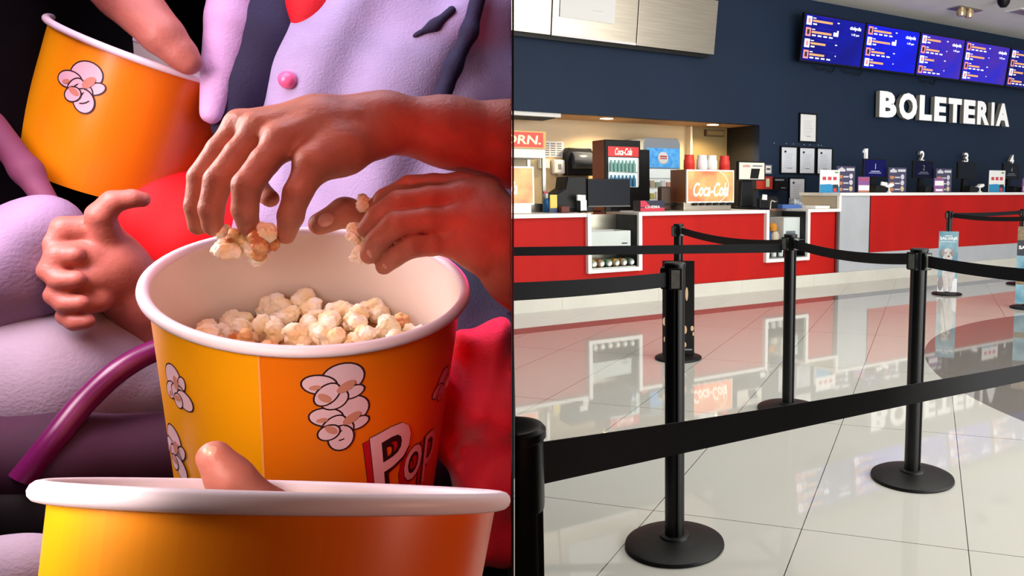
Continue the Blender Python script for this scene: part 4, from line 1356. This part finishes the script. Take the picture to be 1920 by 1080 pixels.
for i, (x, y, d) in enumerate(((424, 466, .622), (412, 438, .634), (444, 444, .616), (452, 462, .628), (476, 468, .622), (494, 462, .608), (497, 438, .606), (480, 446, .614))):
    pop(P(x, y, d), (0, 1, 5, 2, 3, 6, 4, 5)[i], 'piece of popcorn pinched between the fingertips of the upper hand', 'popcorn in the upper hand', (1.05, .9, .85, .8, 1.0, 1.0, .9, .8)[i])
for i, (x, y, d) in enumerate(((668, 432, .622), (674, 452, .618), (676, 478, .612), (682, 385, .640), (726, 498, .612))):
    pop(P(x, y, d), (0, 1, 2, 3, 4)[i], 'piece of popcorn between the fingertips of the lower hand', 'popcorn in the lower hand', (.8, .9, .8, .9, .6)[i])

# ---- upper hand (right hand, palm down, reaching in from the right)
def skin_noise(p):
    return .00012 * np.sin(p[..., 0] * 520 + 3 * np.sin(p[..., 1] * 240)) * np.sin(p[..., 2] * 480 + 1.3)


palm = chain([(1040, 276, .66, .0385), (960, 271, .655, .0352), (840, 248, .648, .0275), (725, 231, .64, .0212)])
palm += chain([(725, 231, .64, .0205), (610, 246, .628, .0185), (530, 264, .617, .0125)])
palm += chain([(725, 226, .645, .0185), (600, 228, .638, .0165), (487, 243, .634, .0122)])
palm += chain([(725, 228, .65, .0175), (590, 228, .65, .0150), (452, 234, .650, .0105)])
palm += chain([(720, 235, .655, .0160), (580, 250, .664, .0140), (456, 258, .666, .0095)])
palm += chain([(700, 262, .628, .0150), (640, 284, .615, .0155), (590, 306, .604, .0125)])
fing_i = chain([(530, 264, .617, .0115), (497, 302, .608, .0104), (463, 348, .600, .0102), (459, 394, .604, .0090), (466, 424, .611, .0078)])
fing_m = chain([(487, 243, .634, .0110), (447, 288, .627, .0100), (409, 338, .621, .0098), (396, 392, .624, .0087), (399, 424, .629, .0076)])
fing_r = chain([(452, 234, .650, .0105), (412, 280, .646, .0094), (376, 332, .642, .0090), (367, 388, .644, .0080), (371, 424, .648, .0070)])
fing_p = chain([(456, 258, .666, .0095), (468, 310, .672, .0085), (482, 352, .668, .0080), (506, 372, .656, .0068)])
thumb = chain([(640, 284, .615, .0145), (586, 312, .603, .0122), (558, 362, .599, .0098), (545, 405, .603, .0090), (536, 442, .610, .0068)])
tend = [chain([(a[0] * .8 + b[0] * .2, a[1] * .8 + b[1] * .2 - 20, a[2] * .8 + b[2] * .2 - .010, .0022), (b[0], b[1] - 12, b[2] - .0075, .0040)]) for a, b in (((700, 228, .632), (530, 264, .617)), ((700, 216, .640), (487, 243, .634)), ((700, 210, .646), (452, 234, .650)))]
person = thing('person', 'person whose bare brown forearm and right hand reach in above, pinching popcorn', 'person', P(940, 276, .655))
implicit('arm', [(palm, .012), (slim(fing_i), .002), (slim(fing_m), .002), (slim(fing_r), .002), (fing_p, .003), (slim(thumb), .003)] + [(tn, .001) for tn in tend], M_SKIN, h=.0016, k=.007, parent=person, noise=skin_noise, clip=True)


def nail(x, y, d, rx, ry, ang, parent):
    c = P(x, y, d)
    tx = (WX * math.cos(ang) + WY * math.sin(ang)); ty = (-WX * math.sin(ang) + WY * math.cos(ang))
    vs = [c - WAX * .0012 - parent.location]; N_ = 16
    for j in (1, 2, 3):
        for i in range(N_):
            q = 2 * math.pi * i / N_
            k_ = j / 3
            vs.append(c + tx * (rx * k_ * math.cos(q)) + ty * (ry * k_ * math.sin(q)) + WAX * (.0012 * (k_ * k_ * 2 - 1)) - parent.location)
    fs = [(0, 1 + i, 1 + (i + 1) % N_) for i in range(N_)]
    for j in range(2):
        for i in range(N_):
            a, b = 1 + j * N_ + i, 1 + j * N_ + (i + 1) % N_
            fs.append((a, b, b + N_, a + N_))
    return MB().add(vs, fs).build('fingernail', M_NAIL, parent, smooth=True)


# ---- lower hand (left hand, back towards the viewer)
palm2 = chain([(1060, 560, .61, .037), (985, 496, .612, .0345), (930, 440, .612, .029)])
palm2 += chain([(930, 420, .622, .024), (905, 378, .626, .018), (866, 352, .626, .0125)])
palm2 += chain([(930, 430, .612, .024), (900, 396, .612, .018), (866, 372, .609, .0128)])
palm2 += chain([(930, 445, .608, .023), (900, 424, .606, .018), (858, 411, .603, .0126)])
palm2 += chain([(930, 460, .610, .024), (900, 460, .608, .019), (856, 454, .605, .0128)])
palm2 += chain([(930, 440, .640, .022), (870, 430, .652, .016)])
f2i = chain([(866, 352, .626, .0115), (815, 346, .625, .0095), (768, 349, .625, .0092), (722, 372, .631, .0082), (694, 398, .637, .0068)])
f2m = chain([(866, 370, .609, .0118), (805, 372, .604, .0100), (748, 380, .600, .0098), (708, 406, .603, .0086), (686, 430, .608, .0070)])
f2r = chain([(858, 411, .603, .0115), (798, 412, .596, .0100), (742, 420, .591, .0100), (708, 452, .595, .0088), (693, 478, .600, .0074)])
f2p = chain([(856, 454, .605, .0112), (808, 458, .599, .0095), (768, 463, .596, .0092), (738, 483, .599, .0080), (720, 500, .603, .0066)])
th2 = chain([(870, 430, .652, .0150), (790, 426, .656, .0125), (725, 420, .652, .0118), (648, 398, .645, .0112), (600, 420, .640, .0085)])
person2 = thing('person', 'person whose left hand, its back to the viewer, dips in above the right rim', 'person', P(950, 470, .61))
implicit('arm', [(palm2, .010), (slim(f2i), .002), (slim(f2m), .002), (slim(f2r), .002), (slim(f2p), .002), (th2, .004)], M_SKIN, h=.0016, k=.006, parent=person2, noise=skin_noise, clip=True)
nail(611, 412, .6302, .0060, .0048, R(35), person2)
nail(694, 474, .5918, .0022, .0040, R(20), person2)
nail(722, 498, .5966, .0022, .0036, R(30), person2)

# ---- red sleeve at the right
M_REDS = mat('crimson fabric', (196, 16, 48), .7, var=.12, scale=40, sheen=.3, bump=.3, bscale=300)
def folds_red(p):
    u_ = p @ np.array(WX); v_ = p @ np.array(WY)
    return .006 * np.sin(95 * v_ + 45 * u_ + 2 * np.sin(60 * u_)) + .003 * np.sin(170 * u_ - 90 * v_)
person3 = thing('person', 'person in a crimson sleeve at the right, elbow bent beside the open bucket', 'person', P(930, 800, .70))
implicit('sleeve', [(chain([(1040, 730, .70, .060), (930, 735, .705, .052), (880, 750, .71, .043)]) + chain([(1000, 800, .69, .05), (935, 905, .70, .035), (950, 1000, .70, .03)]), .03)], M_REDS, h=.0032, parent=person3, noise=folds_red, clip=True, pad=.02)
implicit('cuff', [(chain([(868, 800, .725, .016), (900, 818, .70, .017), (935, 815, .69, .016)]), .01)], M_REDS, h=.002, parent=person3, clip=True)

# ---- person in the pale denim jacket
M_DENIM = mat('pale denim', (176, 164, 204), .75, var=.10, scale=16, bump=.4, bscale=400, sheen=.2)
M_NAVYC = mat('navy cotton', (36, 34, 66), .8, var=.12, scale=20, bump=.3, bscale=300)
M_JEANS = mat('dark jeans', (40, 52, 70), .8, var=.15, scale=30, bump=.4, bscale=400)
def folds_den(p):
    u_ = p @ np.array(WX); v_ = p @ np.array(WY)
    w1 = u_ * .84 - v_ * .54
    return .0058 * np.sin(60 * w1 + 1.2 * np.sin(16 * (u_ * .54 + v_ * .84))) + .0014 * np.sin(120 * w1 + 18 * v_)
pd = 1.02
person4 = thing('person', 'person in a pale lavender denim jacket over navy, seated behind the open bucket', 'person', P(720, 460, 1.06))
implicit('body', [([(Q(700, 430, 1.17), Q(740, -160, 1.17), .17, .18), (Q(600, 380, 1.12), Q(560, -120, 1.12), .09, .08), (Q(740, -160, 1.17), Q(760, -330, 1.15), .09, .06)], .08)], M_NAVYC, h=.009, parent=person4, clip=True)
jk = [(Q(600, 480, 1.08), Q(640, 140, 1.06), .10, .09), (Q(640, 140, 1.06), Q(760, -120, 1.08), .09, .13), (Q(750, 470, 1.09), Q(800, 100, 1.08), .14, .14), (Q(800, 100, 1.08), Q(860, -160, 1.1), .14, .15), (Q(900, 480, 1.10), Q(960, 60, 1.10), .12, .13)]
implicit('denim_jacket', [(jk, .06)], M_DENIM, h=.0055, parent=person4, noise=folds_den, clip=True, pad=.02)
implicit('jacket_sleeve', [(chain([(455, -60, 1.0, .030), (440, 40, 1.0, .028), (418, 130, 1.0, .019), (398, 215, 1.0, .012)]), .004)], mat('pink lavender cotton', (214, 176, 222), .75, bump=.3, bscale=300), h=.004, parent=person4, noise=lambda p: folds_den(p) * .4)
implicit('shirt_front', [(chain([(520, -60, 1.02, .045), (500, 60, 1.02, .042), (455, 150, 1.02, .030), (430, 240, 1.02, .020)]), .03)], M_NAVYC, h=.004, parent=person4, noise=lambda p: folds_den(p) * .4)
implicit('collar', [(chain([(600, -60, .985, .034), (590, 10, .985, .028), (568, 66, .985, .012)]) + chain([(640, -40, .985, .025), (628, 10, .985, .016)]), .02)], mat('scarlet cotton', (224, 16, 36), .7, bump=.3, bscale=300), h=.004, parent=person4)
implicit('placket', [(chain([(905, -40, .912, .009), (880, 60, .912, .009), (850, 125, .915, .009), (828, 185, .92, .010)]), .01)], M_NAVYC, h=.003, parent=person4)
implicit('flap_shadow', [(chain([(776, 68, .926, .003), (815, 48, .922, .0055), (848, 18, .920, .005)]), .01)], M_NAVYC, h=.0025, parent=person4)  # dark strip at the pocket seam, stands in for the flap's shadow
implicit('button', [([(Q(539, 150, .966), Q(539, 150, .974), .010, .010)], .01)], mat('pink lit button', (255, 110, 160), .25), h=.002, parent=person4)  # pink light on the button is put into its colour
implicit('trousers', [(chain([(700, 1010, .93, .13), (840, 760, .93, .12), (960, 540, .98, .10)]) + chain([(560, 980, .98, .10), (620, 700, 1.03, .10), (700, 480, 1.1, .12)]), .05)], M_JEANS, h=.007, parent=person4, clip=True, noise=lambda p: folds_den(p) * .6)

# ---- person at the left with the tilted bucket
M_PALE = mat('pale grey cotton', (166, 158, 176), .8, var=.06, scale=14, bump=.3, bscale=300)
M_LAV = mat('lavender grey cotton', (142, 124, 156), .8, var=.08, scale=14, bump=.3, bscale=300)
M_BRED = mat('bright red cotton', (240, 8, 20), .7, var=.06, scale=12)
person5 = thing('person', 'person at the far left in pale trousers holding the tilted orange bucket', 'person', P(120, 640, 1.05))
implicit('arm', [(chain([(130, -120, 1.02, .034), (235, -10, .985, .029), (305, 66, .97, .022), (338, 100, .97, .017), (352, 116, .97, .014)]), .004)], M_SKIN2, h=.0035, parent=person5)
implicit('arm', [
    (chain([(330, 640, 1.0, .036), (270, 560, .97, .033), (205, 500, .945, .030), (180, 446, .94, .024)]) + chain([(205, 500, .945, .030), (165, 530, .935, .024)]), .012),
    (chain([(172, 432, .928, .015), (120, 430, .920, .0125), (98, 456, .918, .0105), (112, 478, .912, .0095), (140, 478, .905, .0085)]), .002),
    (chain([(172, 476, .924, .015), (112, 480, .912, .0125), (94, 508, .910, .0105), (112, 526, .904, .0095), (142, 524, .90, .0085)]), .002),
    (chain([(176, 520, .924, .015), (122, 530, .912, .0120), (106, 554, .910, .0102), (122, 570, .906, .0092), (150, 568, .902, .0082)]), .002),
    (chain([(182, 560, .926, .014), (138, 574, .918, .0108), (126, 592, .915, .0092), (140, 604, .910, .0084), (162, 602, .908, .0075)]), .002),
    (chain([(196, 440, .925, .015), (188, 404, .912, .0125), (212, 378, .908, .0108), (248, 372, .91, .0090), (266, 374, .914, .0078)]), .002)], M_SKIN2, h=.0022, k=.005, parent=person5)
implicit('shirt', [([(Q(-60, 420, 1.18), Q(20, -100, 1.18), .15, .145), (Q(20, -60, 1.16), Q(140, -110, 1.1), .07, .055)], .05)], mat('black shirt', (5, 3, 7), .9, spec=.1, var=.2, scale=20), h=.008, parent=person5)
implicit('sleeve', [(chain([(-80, 640, 1.0, .07), (20, 500, .96, .055), (72, 440, .95, .038)]), .03)], M_LAV, h=.005, parent=person5, noise=lambda p: folds_den(p) * .7)
implicit('bag_strap', [(chain([(-20, 230, 1.03, .014), (50, 320, 1.0, .013), (95, 390, .985, .010)]), .01)], mat('mauve webbing', (120, 62, 92), .7), h=.003, parent=person5)
implicit('trousers', [(chain([(-160, 760, .99, .085), (60, 716, .99, .080), (240, 690, 1.02, .062), (330, 740, 1.06, .05)]), .04)], M_PALE, h=.006, parent=person5, noise=lambda p: folds_den(p) * .45)
person6 = thing('person', 'person showing only bright red clothing between the tilted bucket and the open bucket', 'person', P(340, 480, 1.2))
implicit('clothing', [(chain([(240, 450, 1.13, .04), (320, 425, 1.10, .065), (440, 390, 1.12, .06)]) + chain([(330, 430, 1.10, .065), (360, 580, 1.14, .06)]), .04)], M_BRED, h=.006, parent=person6, noise=lambda p: folds_den(p) * .5)

# ---- seats
M_SEAT = mat('dark violet plush', (52, 14, 44), .85, var=.15, scale=20); M_ARM = mat('violet plastic', (96, 16, 78), .3)
M_BLK = mat('black moulding', (5, 4, 6), .6, spec=.2)
seat = thing('cinema_seat', 'dark violet seat at the lower left with a curved armrest', 'seat', P(120, 950, .86))
def wb(pts, rads, name, m, k=.02, h=.004, noise=None):
    return implicit(name, [(chain([(a, b, c, r) for (a, b, c), r in zip(pts, rads)]), k)], m, h=h, parent=seat, noise=noise)
MB().tube([p - seat.location for p in spline([P(40, 900, .83), P(100, 826, .835), P(160, 752, .85), P(230, 690, .86), P(310, 652, .88), P(420, 640, .92)], 8)], .0105, 14).build('armrest', M_ARM, seat, smooth=True)
wb([(-120, 868, .87), (120, 862, .87), (420, 835, .90)], [.040, .038, .038], 'seat_edge', M_SEAT)
wb([(-160, 960, .88), (120, 960, .88), (360, 930, .92)], [.05, .05, .05], 'seat_pan', M_BLK)
o = implicit('folded_cloth', [(chain([(-150, 1090, .74, .030), (40, 1085, .74, .028), (100, 1085, .745, .026)]), .02)], M_PALE, h=.004); tag(o, 'pale cloth in the bottom left corner below the dark seat', 'cloth')
for i, (x, d) in enumerate(((-150, 1.75), (430, 1.75))):
    t = thing('cinema_seat', ('dark violet seat back at the far left behind the seated person', 'dark violet seat back in the centre behind the navy shirt', 'dark violet seat back behind the denim jacket')[i], 'seat', P(x, 700, d), 0.2, 'seat backs of the row behind')
    MB().prism([(-.24, -.5), (.24, -.5), (.25, .35), (.2, .45), (-.2, .45), (-.25, .35)], 0, .1).build('backrest', M_SEAT, t, bevel=.03)
    MB().prism([(-.24, -.6), (.24, -.6), (.24, -.5), (-.24, -.5)], -.3, .1).build('seat_pan', M_SEAT, t, bevel=.03)

# ---- viewer-side finger over the front bucket
person7 = thing('person', 'person of whom one fingertip shows, rising behind the rim of the closest bucket', 'person', P(470, 940, .45))
implicit('hand', [(chain([(402, 858, .44, .0082), (432, 898, .44, .0098), (505, 962, .45, .0110), (600, 1040, .46, .012)]), .006)], M_SKIN2, h=.0016, parent=person7)
nail(397, 853, .4335, .0038, .0046, R(40), person7)
